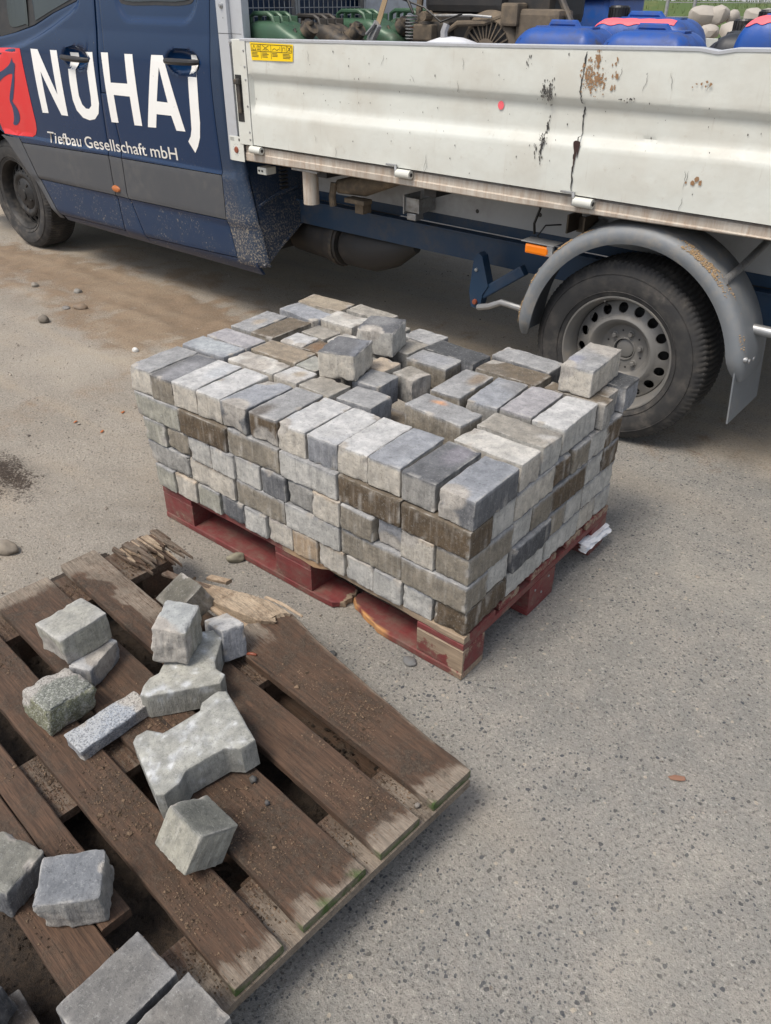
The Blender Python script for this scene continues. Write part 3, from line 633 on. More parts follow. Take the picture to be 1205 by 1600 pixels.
# course 1
x1_ = [-1.185, -1.09, -.99, -.885, -.78, -.682, -.584, -.487, -.39, -.292, -.195, -.10, 0]
course(1, longside(1, x1_, ['gg', 'be', 'gg', 'dk', 'lg', 'be', 'or', 'be', 'lg', 'lg', 'lg', 'br'], .2, {3: dict(r=.01), 11: dict(r=.012)}))
course(1, shortside(1, [.2, .3, .4, .6, .7, .8], ['lg', 'lg', 'lg', 'be', 'lg'], -.004))
for k, xl in ((1, -1.185), (2, -1.21), (3, -1.205)):
    y = .2 if k != 2 else .1
    while y < .79:
        course(k, [(xl, xl + .2, y, y + .1, rnd_t(), 'mg', None, {})]); y += .1

# ------------------------------------------------------------------ boards
def board_mesh(st, z0, z1, seed, wear=None, bev=.0025, amp=.0008, axis='x', ragged=(0, 0)):
    """st: stations (x, ya, yb[, dz]); a plank with worn arrises; wear(P)->RGB"""
    st = [tuple(s) + (0,) * (4 - len(s)) for s in st]
    xs = np.array([s[0] for s in st]); n = max(6, int(abs(xs[-1] - xs[0]) / .02))
    X = np.linspace(xs[0], xs[-1], n); sg = 1 if xs[-1] > xs[0] else -1
    fi = lambda k: np.interp(X * sg, xs * sg, [s[k] for s in st])
    ya, yb, dz = fi(1), fi(2), fi(3); m = 8; V = []; 
    for i in range(n):
        a, b = min(ya[i], yb[i]), max(ya[i], yb[i]); w = b - a; be = min(bev, w * .3)
        us = [0, be] + list(np.linspace(0, 1, m + 1)[1:-1] * w) + [w - be, w]
        top = [(X[i], a + u, z1 - (be if u in (0, w) else 0)) for u in us]
        bot = [(X[i], a + u, z0 + (be if u in (0, w) else 0)) for u in us[::-1]]
        V += [(x, y, z + dz[i]) for x, y, z in top + bot]
    k = len(V) // n; V = np.array(V)
    N = vnoise(V + seed * 1.7, 30, seed, 3); V[:, 2] += amp * N; V[:, 1] += amp * 1.3 * vnoise(V + seed, 25, seed + 3, 2)
    if ragged[0] or ragged[1]:
        jag = vnoise(V * np.array([0, 1, .5]) + seed, 90, seed + 9, 2); idx = np.repeat(np.arange(n), k)
        V[:, 0] += np.where(idx < 2, jag * ragged[0], 0) + np.where(idx >= n - 2, jag * ragged[1], 0)
    F = [(i * k + j, i * k + (j + 1) % k, (i + 1) * k + (j + 1) % k, (i + 1) * k + j) for i in range(n - 1) for j in range(k)]
    F += [tuple(range(k))[::-1], tuple(range((n - 1) * k, n * k))]
    c = V.mean(0).copy(); me = pydata('board', V - c, F)
    bm = bmesh.new(); bm.from_mesh(me)
    # split the end caps into quads so that the wear colour can vary
    bmesh.ops.triangulate(bm, faces=[f for f in bm.faces if len(f.verts) > 4]); bmesh.ops.recalc_face_normals(bm, faces=bm.faces); bm.to_mesh(me); bm.free()
    Wc = wear(V) if wear else np.zeros((len(V), 3)); set_col(me, 'wear', np.clip(Wc, 0, 1)); me_auto(me, 30)
    return me, c
def board(name, parent, st, z0, z1, seed, mat, wear=None, label=None, **kw):
    me, c = board_mesh(st, z0, z1, seed, wear, **kw); me.name = name
    o = link(name, me, mat, parent); o.location = c
    if label: o['label'] = label
    return o
def block(name, parent, x0, x1, y0, y1, z0, z1, seed, mat, wear=None, label=None):
    return board(name, parent, [(x0, y0, y1), (x1, y0, y1)], z0, z1, seed, mat, wear, label, bev=.003, amp=.0012)

# ------------------------------------------------------------------ red pallet
def red_pallet():
    r = empty('red_pallet', (0, 0, 0), 0, 'red painted wooden pallet with splintered bottom board carrying the stack of pavers', 'pallet')
    def wr(flake, seed, orange=None):
        def f(P):
            n = vnoise(P, 12, seed, 3); a = flake(P) if callable(flake) else flake * np.ones(len(P))
            w = np.zeros((len(P), 3)); w[:, 0] = a + .18 * n; w[:, 2] = .25 + .3 * n
            if orange: w[:, 1] = orange(P)
            return w
        return f
    # blocks: rows at y 0, .4, .8 ; columns at x 0, -.6, -1.2
    s = 0
    for (ya, yb) in ((.0, .1), (.3275, .4725), (.70, .80)):
        for (xa, xb) in ((-.145, 0), (-.6725, -.5275), (-1.2, -1.055)):
            s += 1; fl = .2
            if ya == 0 and xb == 0: fl = lambda P: .15 + .55 * sstep(-.10, -.005, P[:, 0]) * (P[:, 1] < .012) + .4 * sstep(.07, .1, P[:, 2])
            pr = .004 if not (ya > .3 and xb == 0) else 0
            block('block', r, xa, xb, ya + .001, yb, .0225, .0995, 20 + s, 'red', wr(fl, s), 'near corner block with its paint rubbed off' if (ya == 0 and xb == 0) else None)
    # stringer boards across
    for i, (xa, xb) in enumerate(((-.145, -.001), (-.672, -.528), (-1.199, -1.056))):
        board('stringer_board', r, [(xa, .001, .799), (xb, .001, .799)], .100, .1205, 40 + i, 'red', wr(.15, 3 + i))
    # deck boards along
    fl = lambda P: .1 + .85 * sstep(-.66, -.58, P[:, 0]) * (P[:, 1] < .02)
    def fo(P): return np.clip(.9 * sstep(-.63, -.6, P[:, 0]) * sstep(-.46, -.48, P[:, 0]) * (P[:, 1] < .012) * 1.0, 0, 1) * .35
    board('deck_board', r, [(-1.2, .0, .145), (-.70, .0, .145), (-.62, -.002, .145), (-.5, -.004, .145), (-.47, .012, .145), (-.2, .006, .145), (-.05, -.001, .145), (0, 0, .145)], .1215, .1435, 51, 'red', wr(fl, 9, fo), 'front deck board with bare splintered edge', amp=.0016)
    for i, (ya, yb) in enumerate(((.17, .27), (.3275, .4725), (.53, .63), (.655, .80))):
        board('deck_board', r, [(-1.2, ya, yb), (.001 * i - .004, ya, yb)], .1215, .1435, 52 + i, 'red', wr(lambda P: .1 + .35 * sstep(-.03, 0, P[:, 0]), 11 + i))
    # bottom boards along; the front one is snapped
    board('bottom_board', r, [(-1.2, .0, .10), (-.50, .0, .10), (-.445, .004, .10), (-.425, .022, .09)], .0005, .022, 61, 'red', wr(lambda P: .05 + .7 * sstep(-.45, -.43, P[:, 0]), 21), ragged=(0, .012), label='snapped front bottom board, left piece with a jagged end')
    def org(P): return sstep(-.30, -.36, P[:, 0]) * sstep(.03, .012, P[:, 1] - (P[:, 0] + .40) * -.1 - .0) * (P[:, 1] < .05) + 0.0
    board('bottom_board', r, [(-.415, .060, .10), (-.398, .040, .10), (-.36, .033, .10), (-.345, .020, .10), (-.30, .013, .10), (-.285, .004, .10), (-.24, .0, .10), (0, .0, .10)], .0005, .022, 62, 'red',
          wr(lambda P: .1 + .5 * sstep(-.06, -.01, P[:, 0]), 22, lambda P: sstep(-.23, -.27, P[:, 0]) * (P[:, 1] < np.interp(P[:, 0], [-.415, -.38, -.3, -.24], [.062, .036, .014, .001]) + .0005)), ragged=(.010, 0), label='right piece of the snapped bottom board with fresh orange wood')
    for i, (ya, yb) in enumerate(((.3275, .4725), (.70, .80))):
        board('bottom_board', r, [(-1.2, ya, yb), (0, ya, yb)], .0005, .022, 63 + i, 'red', wr(.2, 24 + i))
    # nails in the middle block of the short side
    for y, z in ((.36, .075), (.40, .045), (.435, .082)):
        def f(bm, y=y, z=z): lathe(bm, [(0.0, .002), (.004, .002), (.004, -.001)], 8, 'X', (0.0, y, z))
        mk('nail', f, 'galv', r)
red_pallet()
def film():
    n, m = 34, 14; V = []
    for i in range(n):
        for j in range(m):
            u, w = i / (n - 1), j / (m - 1); y = .64 + .165 * u; z = .048 + .034 * w - .010 * u
            q = np.array([[u * 3, w * 3, 0]]); nn = float(vnoise(q, 1.5, 4, 2)[0]); fold = .006 * math.sin(w * 17 + u * 5 + 3 * nn)
            V.append((.006 + fold + .010 * nn + .010 * math.sin(math.pi * w), y, z + .006 * nn))
    F = [(i * m + j, (i + 1) * m + j, (i + 1) * m + j + 1, i * m + j + 1) for i in range(n - 1) for j in range(m - 1)]
    b = len(V); V += [(x - .018, y, z) for x, y, z in V]; F += [tuple(b + k for k in f[::-1]) for f in F]
    lp = [j for j in range(m)] + [i * m + m - 1 for i in range(1, n)] + [(n - 1) * m + j for j in range(m - 2, -1, -1)] + [i * m for i in range(n - 2, 0, -1)]
    F += [(lp[k], lp[(k + 1) % len(lp)], b + lp[(k + 1) % len(lp)], b + lp[k]) for k in range(len(lp))]
    me = pydata('plastic_film', V, F); bm = bmesh.new(); bm.from_mesh(me); bmesh.ops.recalc_face_normals(bm, faces=bm.faces); bm.to_mesh(me); bm.free()
    o = link('plastic_film', me, 'film'); me_auto(me, 50)
    tag(o, 'crumpled white plastic film wrapped round the rear right block of the red pallet', 'plastic film')
film()

# ------------------------------------------------------------------ broken brown pallet (own frame: x along the boards, y towards the far side)
PA = -.0852
PO = Vector((.235, -.318, 0))
def brown_pallet():
    r = empty('broken_pallet', PO, PA, 'broken weathered brown pallet strewn with soil in the foreground', 'pallet')
    def wr(seed, le=.0, re=.07, soil=.5, moss=True, xl=-1.24, palefn=None):
        def f(P):
            n = vnoise(P, 14, seed, 3); n2 = vnoise(P * np.array([1, 3, 1]), 30, seed + 4, 2)
            w = np.zeros((len(P), 3))
            w[:, 0] = sstep(-re, -re * .25, P[:, 0] + .05 * n2) * .85
            if le: w[:, 0] = np.maximum(w[:, 0], sstep(xl + le, xl + le * .3, P[:, 0] + .04 * n) * .9)
            if palefn is not None: w[:, 0] = np.maximum(w[:, 0], palefn(P, n))
            if moss: w[:, 1] = (P[:, 0] > -.006) * 1.3 * (P[:, 2] < .1436)
            w[:, 2] = soil * sstep(-.25, .3, n) * (1 - .8 * (w[:, 0] > .4))
            return w
        return f
    zt = .144; zb = .121
    # deck boards A..E, stations given as local x with far and near edge
    board('deck_board', r, [(-.675, .020, -.122, .012), (-.64, .058, -.122, .009), (-.57, .050, -.120, .004), (-.52, .040, -.118, .002), (-.37, .026, -.117), (-.22, .012, -.116), (-.1, .004, -.116), (0, .0, -.115)], zb, zt, 71, 'wood',
          wr(1, 0, .085, .55, palefn=lambda P, n: .9 * sstep(-.52, -.66, P[:, 0] + .03 * n) * (P[:, 1] < -.02) + .7 * (P[:, 1] > np.interp(P[:, 0], [-.64, -.37, -.22, 0], [.045, .017, .004, -.008])) * (P[:, 0] < -.1)), 'outer plank with a splintered broken end', ragged=(.02, 0), amp=.0014)
    board('deck_board', r, [(-1.245, -.158, -.262, .010), (-.9, -.158, -.264, .003), (0, -.158, -.266)], zb, zt, 72, 'wood', wr(2, .10, .075, .5, palefn=lambda P, n: .75 * sstep(-.62, -.9, P[:, 0] + .25 * n) * (P[:, 1] > -.225 + .05 * n)), 'long plank pale and dusty at its left end', amp=.0012)
    board('deck_board', r, [(-1.235, -.306, -.458), (0, -.305, -.457)], zb, zt, 73, 'wood', wr(3, .09, .055, .6), amp=.0012)
    board('deck_board', r, [(-1.24, -.500, -.602), (0, -.500, -.602)], zb, zt, 74, 'wood', wr(4, .05, .07, .55), amp=.0012)
    board('deck_board', r, [(-1.24, -.645, -.700), (-.24, -.645, -.700)], zb, zt, 75, 'wood', wr(5, .05, 0, .45, False), 'narrow strip split off the last plank', amp=.001)
    board('deck_board', r, [(-1.24, -.7025, -.792), (-.04, -.7025, -.792)], zb, zt - .001, 76, 'wood', wr(6, .05, 0, .45, False), amp=.001)
    # cross bearers
    for i, (xa, xb) in enumerate(((-.145, .004), (-.695, -.52), (-1.235, -1.09))):
        board('cross_bearer', r, [(xa, -.795, -.004), (xb, -.795, -.004)], .0985, .1203, 80 + i, 'wood', wr(10 + i, 0, .2, .8, False, palefn=lambda P, n: .45 + .5 * n), amp=.0015)
    # blocks
    for i, (xa, xb) in enumerate(((-.165, -.045), (-.68, -.54), (-1.22, -1.09))):
        for j, (ya, yb) in enumerate(((-.11, -.01), (-.47, -.33), (-.79, -.69))):
            block('block', r, xa, xb, ya, yb, .0225, .0975, 90 + 3 * i + j, 'wood', wr(20 + i + j, 0, .0, .6, False, palefn=lambda P, n: .05 + .3 * n))
    # bottom boards along, seen through the gaps
    for i, (ya, yb) in enumerate(((-.11, -.01), (-.475, -.33), (-.79, -.69))):
        board('bottom_board', r, [(-1.23, ya, yb), (-.05, ya, yb)], .001, .0215, 100 + i, 'wood', wr(30 + i, 0, .0, .9, False))
    # standing rail seen in the gap between the two outer planks
    board('inner_rail', r, [(-.52, -.152, -.134), (-.15, -.152, -.134)], .024, .080, 110, 'wood', wr(40, 0, 0, .2, False, palefn=lambda P, n: .15 + .3 * n))
    # long pale sliver torn from the outer plank
    board('wood_sliver', r, [(-.955, -.046, -.054, -.004), (-.93, -.036, -.064, -.002), (-.86, -.010, -.062, .004), (-.80, .010, -.058, .008), (-.75, .027, -.050, .012), (-.705, .040, -.040, .014), (-.66, .048, -.030, .014), (-.635, .046, .000, .012)], .124, .150, 111, 'rawwood',
          lambda P: np.stack([.65 + .5 * vnoise(P, 20, 3, 2), 0 * P[:, 0], .2 + .3 * vnoise(P, 9, 4, 2)], 1), 'long pale sliver torn from the outer plank', ragged=(.006, .020), amp=.002)
    board('wood_sliver', r, [(-.90, -.052, -.066, .002), (-.80, -.058, -.072, .006), (-.70, -.042, -.060, .010), (-.62, -.026, -.040, .010)], .122, .134, 113, 'rawwood', lambda P: np.stack([0 * P[:, 0], 0 * P[:, 0], 0 * P[:, 0]], 1), 'yellowish split edge of the sliver', amp=.002, ragged=(.01, .015))
    board('wood_sliver', r, [(-.72, .046, .036, .016), (-.66, .060, .050, .016), (-.60, .066, .060, .008)], .146, .150, 112, 'rawwood', None, 'thin pale splinter curling off the sliver', amp=.001)
    # splintered stub left on the far bearer
    rs = random.Random(9)
    for i in range(46):
        y = rs.uniform(-.118, .030); L = rs.uniform(.07, .20) * (1 - .25 * abs(y) / .12); w = rs.uniform(.006, .016)
        x0 = -1.235 + rs.uniform(0, .02); z = .124 + rs.uniform(0, .018); up = rs.uniform(-.004, .014)
        board('splinter', r, [(x0, y, y + w, 0), (x0 + L * .6, y + rs.uniform(-.004, .004), y + w, up * .4), (x0 + L, y + w * .45, y + w * .62, up)], z - .006, z + .004, 120 + i, 'rawwood' if rs.random() < .35 else 'wood',
              lambda P: np.stack([np.full(len(P), .30 + .5 * ((i * 37) % 10) / 10), 0 * P[:, 0], np.full(len(P), .15)], 1), amp=.001, bev=.001)
    board('splinter', r, [(-1.02, -.085, -.062, .010), (-.86, -.035, -.018, .016)], .128, .138, 160, 'wood', lambda P: np.stack([np.full(len(P), .5), 0 * P[:, 0], 0 * P[:, 0]], 1), amp=.002)
    board('splinter', r, [(-.95, -.085, -.066, -.05), (-.945, -.060, -.045, 0), (-.94, -.04, -.025, .012)], .128, .138, 161, 'rawwood', lambda P: np.stack([np.full(len(P), .4), 0 * P[:, 0], 0 * P[:, 0]], 1), amp=.002)
    board('splinter', r, [(-.93, .0, .02, .004), (-.87, .022, .042, .008)], .122, .134, 162, 'rawwood', None, amp=.002)
    return r
brown_pallet()
PM = Matrix.Translation(PO) @ Matrix.Rotation(PA, 4, 'Z')
def soil_under():
    xs = np.linspace(-1.5, .06, 110); ys = np.linspace(-1.15, .05, 90); X, Y = np.meshgrid(xs, ys)
    P = np.stack([X.ravel(), Y.ravel(), 0 * X.ravel()], 1); n = vnoise(P, 9, 50, 4); n2 = vnoise(P, 45, 51, 3)
    e = sstep(0, .12, np.minimum(np.minimum(P[:, 0] + 1.45, -.10 - P[:, 0]), np.minimum(P[:, 1] + 1.1, -.03 - P[:, 1])) + .03 * n)
    z = -.006 + e * (.030 + .028 * n + .010 * n2); nx = len(xs)
    i = (np.arange(nx - 1)[None] + nx * np.arange(len(ys) - 1)[:, None]).ravel()
    me = pydata('loose_soil', np.stack([P[:, 0], P[:, 1], z], 1), np.stack([i, i + 1, i + 1 + nx, i + nx], 1).tolist()); me.shade_smooth()
    o = link('loose_soil', me, 'soil'); o.matrix_world = PM; tag(o, 'dark loose soil under and between the planks of the broken pallet', 'soil', kind='stuff')
    # crumbs on top of the planks
    rs = np.random.RandomState(8); n = 30000
    n = 60000; x = rs.uniform(-1.2, -.012, n); y = rs.uniform(-.79, .01, n); q = np.stack([x, y, 0 * x], 1)
    onb = ((y < -.004) & (y > -.11) & (x > -.62)) | ((y < -.164) & (y > -.258)) | ((y < -.312) & (y > -.452)) | ((y < -.506) & (y > -.596)) | ((y < -.65) & (y > -.785))
    bear = (((x > -.14) & (x < -.01)) | ((x > -.69) & (x < -.53)) | ((x > -1.22) & (x < -1.10))) & ~onb
    d = vnoise(q, 7, 60, 3) + .5 * vnoise(q, 30, 61, 2)
    for cx, cy, rr, a in ((-.27, -.06, .07, 1.3), (-.12, -.215, .09, 1.6), (-.25, -.40, .08, 1.2), (-.45, -.55, .10, 1.2), (-.75, -.23, .08, 1.2), (-.2, -.56, .08, 1.0), (-.45, -.08, .06, .9), (-1.1, -.21, .06, 1.4), (-.62, -.38, .1, 1.1)):
        d += a * np.exp(-((x - cx) ** 2 + (y - cy) ** 2) / rr ** 2)
    k = ((rs.rand(n) < .42 * sstep(.0, .75, d)) & onb) | (bear & (rs.rand(n) < .5))
    k &= ~((x > -.06) & (rs.rand(n) < .7)); x, y, bz = x[k], y[k], np.where(bear[k], .121, .1445)
    r = .0010 + .0014 * rs.rand(len(x)) ** 2 + .0042 * (rs.rand(len(x)) < .02) * rs.rand(len(x))
    o = scatter_mesh('soil_crumbs', np.stack([x, y, bz + r * .3], 1), r, 'crumb', 6, .8); o.matrix_world = PM
    tag(o, 'brown soil crumbs scattered on the planks of the broken pallet', 'soil', kind='stuff')
    # grains lying on the soil in the gaps
    m = 5000; x = rs.uniform(-1.35, -.15, m); y = rs.uniform(-1.08, -.02, m); r = .002 + .006 * rs.rand(m) ** 3
    q = np.stack([x, y, 0 * x], 1); z = -.006 + .030 + .028 * vnoise(q, 9, 50, 4) + .01 * vnoise(q, 45, 51, 3)
    o = scatter_mesh('soil_lumps', np.stack([x, y, z], 1), r, 'soil', 16, .8); o.matrix_world = PM
    tag(o, 'small dark lumps of soil lying on the earth below the broken pallet', 'soil', kind='stuff')
soil_under()
def crumb_lump(x, y, z, r, col, label):
    bm = bmesh.new(); blob(bm, (0, 0, 0), r, 2, random, (1.1, .9, .7)); me = bm_mesh(bm, 'lump'); set_col(me, 'tint', np.tile(col, (len(me.vertices), 1))); me.shade_smooth()
    o = link('pebble', me, 'crackless'); o.location = PM @ Vector((x, y, z)); tag(o, label, 'stone')
crumb_lump(-.298, -.33, .150, .0085, (.05, .055, .06), 'blackish pebble on the third plank right of the large double T paver')
crumb_lump(-.235, -.345, .149, .006, (.06, .06, .065), 'small dark pebble in the soil heap on the third plank')
crumb_lump(-.03, -.13, .127, .006, (.2, .18, .16), 'small pale pebble on the right cross bearer between planks')

# cigarette-like twig
def twig():
    bm = bmesh.new(); tube(bm, [(0, 0, 0), (.018, .002, .001), (.03, .0, .002)], [.0035, .004, .003], 8); o = link('twig', bm_mesh(bm, 'twig'), 'rust', None, True)
    o.location = (-.375, -.385, .15); o.rotation_euler = (0, 0, .5); tag(o, 'short orange brown twig on the second plank behind the stone pile', 'twig')
twig()

# ------------------------------------------------------------------ loose stones on the broken pallet
def loose(name, c, e, d, seed, label, cat='paver', **kw): return stone(name, c, e, d, seed, label, cat, step=.006, **kw)
loose('paver_piece', (-.656, -.644, .2415), (-.04, -.013, 1.58), (.122, .101, .078), 401, 'broken grey paver half with a hollow side, resting on a chunk at upper left', top='lg', side='gg', r=.005, chips=[((-1, 0, -.7), .05, .012), ((-1, -1, -1), .04, .008)], stain=((0, 0, 2), (.31, .31, .28)), ribs=False)
loose('paver_piece', (-.603, -.640, .1745), (.029, .04, 1.971), (.112, .060, .060), 402, 'blue grey chunk with a rough broken face wedged under the paver half', top='lg', side='bl', r=.006, wild=.05, chips=[((0, -1, .6), .05, .008)], ribs=False)
loose('granite_block', (-.556, -.762, .183), (.05, .09, 1.60), (.118, .108, .080), 403, 'mossy speckled granite block on the fourth plank', 'granite block', top=(.17, .18, .155), side=(.185, .19, .12), r=.012, wild=.05, chips=[((1, 1, 1), .06, .02), ((-1, 1, 1), .05, .015), ((.0, 1, 1), .04, .012)], ribs=False, mat='rough', rough=.0025)
loose('stone_slab', (-.425, -.722, .164), (.06, -.02, 1.545), (.176, .062, .036), 404, 'narrow pale blue slab fragment below the granite block', top=(.33, .36, .40), side=(.26, .275, .30), r=.004, wild=.06, chips=[((1, 1, 1), .06, .018), ((1, -1, 0), .05, .012)], ribs=False, mat='rough')
loose('paver_piece', (-.440, -.516, .270), (.054, .044, 2.131), (.105, .082, .100), 405, 'upright broken block topmost on the pile of pieces', top='lg', side='gg', r=.008, wild=.045, chips=[((-1, 1, .9), .05, .014), ((-1, -.2, -1), .05, .01), ((-1, 0, 0), .06, .004)], rough=.002, stain=((0, 0, 2), (.34, .36, .36)))
loose('paver_piece', (-.422, -.398, .184), (-.15, -.25, -.15), (.085, .062, .085), 406, 'small blue grey chunk behind the topmost block', top='lg', side='bl', r=.005, wild=.05, ribs=False)
loose('paver_piece', (-.634, -.352, .160), (-.06, -.44, 1.503), (.096, .096, .078), 407, 'smooth dark olive paver half tilted into the gap by the pale sliver', top='gb', side='gb', r=.003, rough=.0005, stain=((0, 0, 2), (.105, .10, .082)), ribs=False)  # this and the following tops are darkened to stand for dimmer foreground light
loose('paver_piece', (-.051, -.792, .1965), (.041, .558, 1.529), (.092, .094, .084), 408, 'grey green paver cube tipped on its edge below the large double T paver', top='gg', side='gg', r=.0035, rough=.0006, stain=((0, 0, 2), (.135, .14, .125)))
loose('paver_piece', (-.133, -.990, .1885), (.02, -.06, 2.42), (.090, .108, .084), 409, 'blue grey ribbed half paver standing on the last plank', top='mg', side='mg', r=.007, rough=.0018, wild=.03, chips=[((-1, 1, -.6), .05, .012)], stain=((0, 0, 2), (.165, .178, .195)))
loose('paver_piece', (-.257, -1.048, .185), (.10, .03, 1.843), (.090, .100, .078), 410, 'olive grey half paver cut by the left edge of the photo', top='gg', side='dk', r=.008, stain=((0, 0, 2), (.17, .17, .15)))
loose('paver', (.071, -1.046, .177), (.03, -.02, 1.56), (.150, .100, .060), 411, 'large flat grey paver at the bottom edge, upper of the pair', top='mg', side='dk', r=.004, stain=((0, 0, 2), (.150, .148, .143)), ribs=False)
loose('paver', (.184, -1.035, .177), (.02, 0, 1.56), (.150, .100, .062), 412, 'flat grey paver at the bottom edge, right one of the pair', top='mg', side='dk', r=.004, stain=((0, 0, 2), (.165, .16, .15)), ribs=False)
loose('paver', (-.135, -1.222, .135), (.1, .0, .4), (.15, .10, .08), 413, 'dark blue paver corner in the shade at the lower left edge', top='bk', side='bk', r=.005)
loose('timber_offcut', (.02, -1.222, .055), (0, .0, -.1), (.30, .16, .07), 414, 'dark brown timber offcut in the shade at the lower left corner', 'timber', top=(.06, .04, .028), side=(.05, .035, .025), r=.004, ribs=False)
def tpaver(name, poly, z0, z1, mtx, label, seed, col):
    """double T paver from its outline: chamfered top, rough sides"""
    bm = bmesh.new(); poly = [Vector(p) for p in poly]; fine = []
    n = len(poly)
    for i in range(n):
        a, b = poly[i], poly[(i + 1) % n]; k = max(2, int((b - a).length / .006))
        for j in range(k): fine.append(a.lerp(b, j / k))
    cen = sum(poly, Vector((0, 0))) / n
    rings = []; m = len(fine)
    def nrm(i):
        d = (fine[(i + 1) % m] - fine[i - 1]).normalized(); return Vector((d.y, -d.x))
    area = sum(poly[i].x * poly[(i + 1) % n].y - poly[(i + 1) % n].x * poly[i].y for i in range(n)); sg = 1 if area > 0 else -1
    levels = [(z0 + .001, -.003), (z0 + .003, 0)] + [(z0 + (z1 - z0) * t, 0) for t in (.15, .3, .45, .6, .75, .88)] + [(z1 - .004, 0), (z1 - .001, -.0025), (z1, -.006), (z1, -.012)]
    for z, o in levels: rings.append([bm.verts.new((*(fine[i] + nrm(i) * sg * o), z)) for i in range(m)])
    for a, b in zip(rings, rings[1:]):
        for i in range(m): bm.faces.new((a[i], a[(i + 1) % m], b[(i + 1) % m], b[i]))
    top = bm.faces.new(rings[-1]); bm.faces.new(rings[0][::-1])
    r = bmesh.ops.triangulate(bm, faces=[top])
    for ax_, lim in ((0, .14), (1, .14)):
        for t in np.arange(-lim, lim, .008):
            nn = Vector((1, 0, 0)) if ax_ == 0 else Vector((0, 1, 0))
            fs = [f for f in bm.faces if all(abs(v.co.z - z1) < 1e-6 for v in f.verts)]
            ge = fs + list({e for f in fs for e in f.edges}) + list({v for f in fs for v in f.verts})
            bmesh.ops.bisect_plane(bm, geom=ge, plane_co=nn * float(t), plane_no=nn, dist=1e-6)
    bmesh.ops.recalc_face_normals(bm, faces=bm.faces)
    bm.normal_update(); V = np.array([v.co[:] for v in bm.verts]); N = np.array([v.normal[:] for v in bm.verts])
    nz = vnoise(V + seed, 50, 3, 3); V2 = V + N * (nz * .0011 + .0012 * vnoise(V + seed, 14, 6))[:, None]
    for v, c in zip(bm.verts, V2): v.co = c
    me = bm_mesh(bm, name)
    n1 = vnoise(V + seed, 16, 8, 3); n3 = vnoise(V + seed, 55, 9, 3); n2 = vnoise((V + seed) * np.array([1, 1, .15]), 70, 10, 2)
    tp_ = sstep(z1 - .004, z1 - .001, V[:, 2])[:, None]
    C = np.array(col) * (1 + .2 * n1)[:, None] * (1 - .14 * (1 - tp_) * (1 - n2[:, None]))
    w = (sstep(.3, .5, n3) * .6 + .35 * sstep(.0, .012, .012 - np.abs(V[:, 2] - z1)) * sstep(-.1, .4, n3))[:, None]
    C = C * (1 - w) + np.array([.52, .54, .55]) * w
    set_col(me, 'tint', np.clip(C, .01, .8)); me_auto(me, 45)
    o = link(name, me, 'paver'); o.matrix_world = mtx; return tag(o, label, 'paver')
def local(poly, c, a):
    m = Matrix.Rotation(-a, 2); return [tuple(m @ (Vector(p) - Vector(c))) for p in poly]
gp = [(-.297, -.745), (-.305, -.732), (-.300, -.708), (-.267, -.694), (-.253, -.609), (-.268, -.592), (-.265, -.549), (-.250, -.538), (-.104, -.590), (-.111, -.624), (-.137, -.641), (-.157, -.722), (-.144, -.751), (-.146, -.785), (-.158, -.795)]
gc = (-.203, -.664)
tpaver('double_t_paver', local(gp, gc, 0), -.04, .04, Matrix.Translation((*gc, .188)) @ Matrix.Rotation(.04, 4, 'X') @ Matrix.Rotation(-.03, 4, 'Y'), 'large double T shaped grey paver in the middle of the broken pallet', 5, (.31, .315, .29))
fp = [(-.385, -.651), (-.291, -.524), (-.304, -.500), (-.334, -.500), (-.352, -.486), (-.395, -.430), (-.392, -.402), (-.408, -.385), (-.500, -.500), (-.488, -.528), (-.455, -.535), (-.422, -.590), (-.425, -.612), (-.416, -.636), (-.400, -.656)]
fc = (-.40, -.52)
tpaver('double_t_paver', local(fp, fc, 0), -.036, .036, Matrix.Translation((*fc, .1815)) @ Matrix.Rotation(.01, 4, 'X'), 'double T shaped paver under the topmost broken block', 9, (.33, .33, .295))
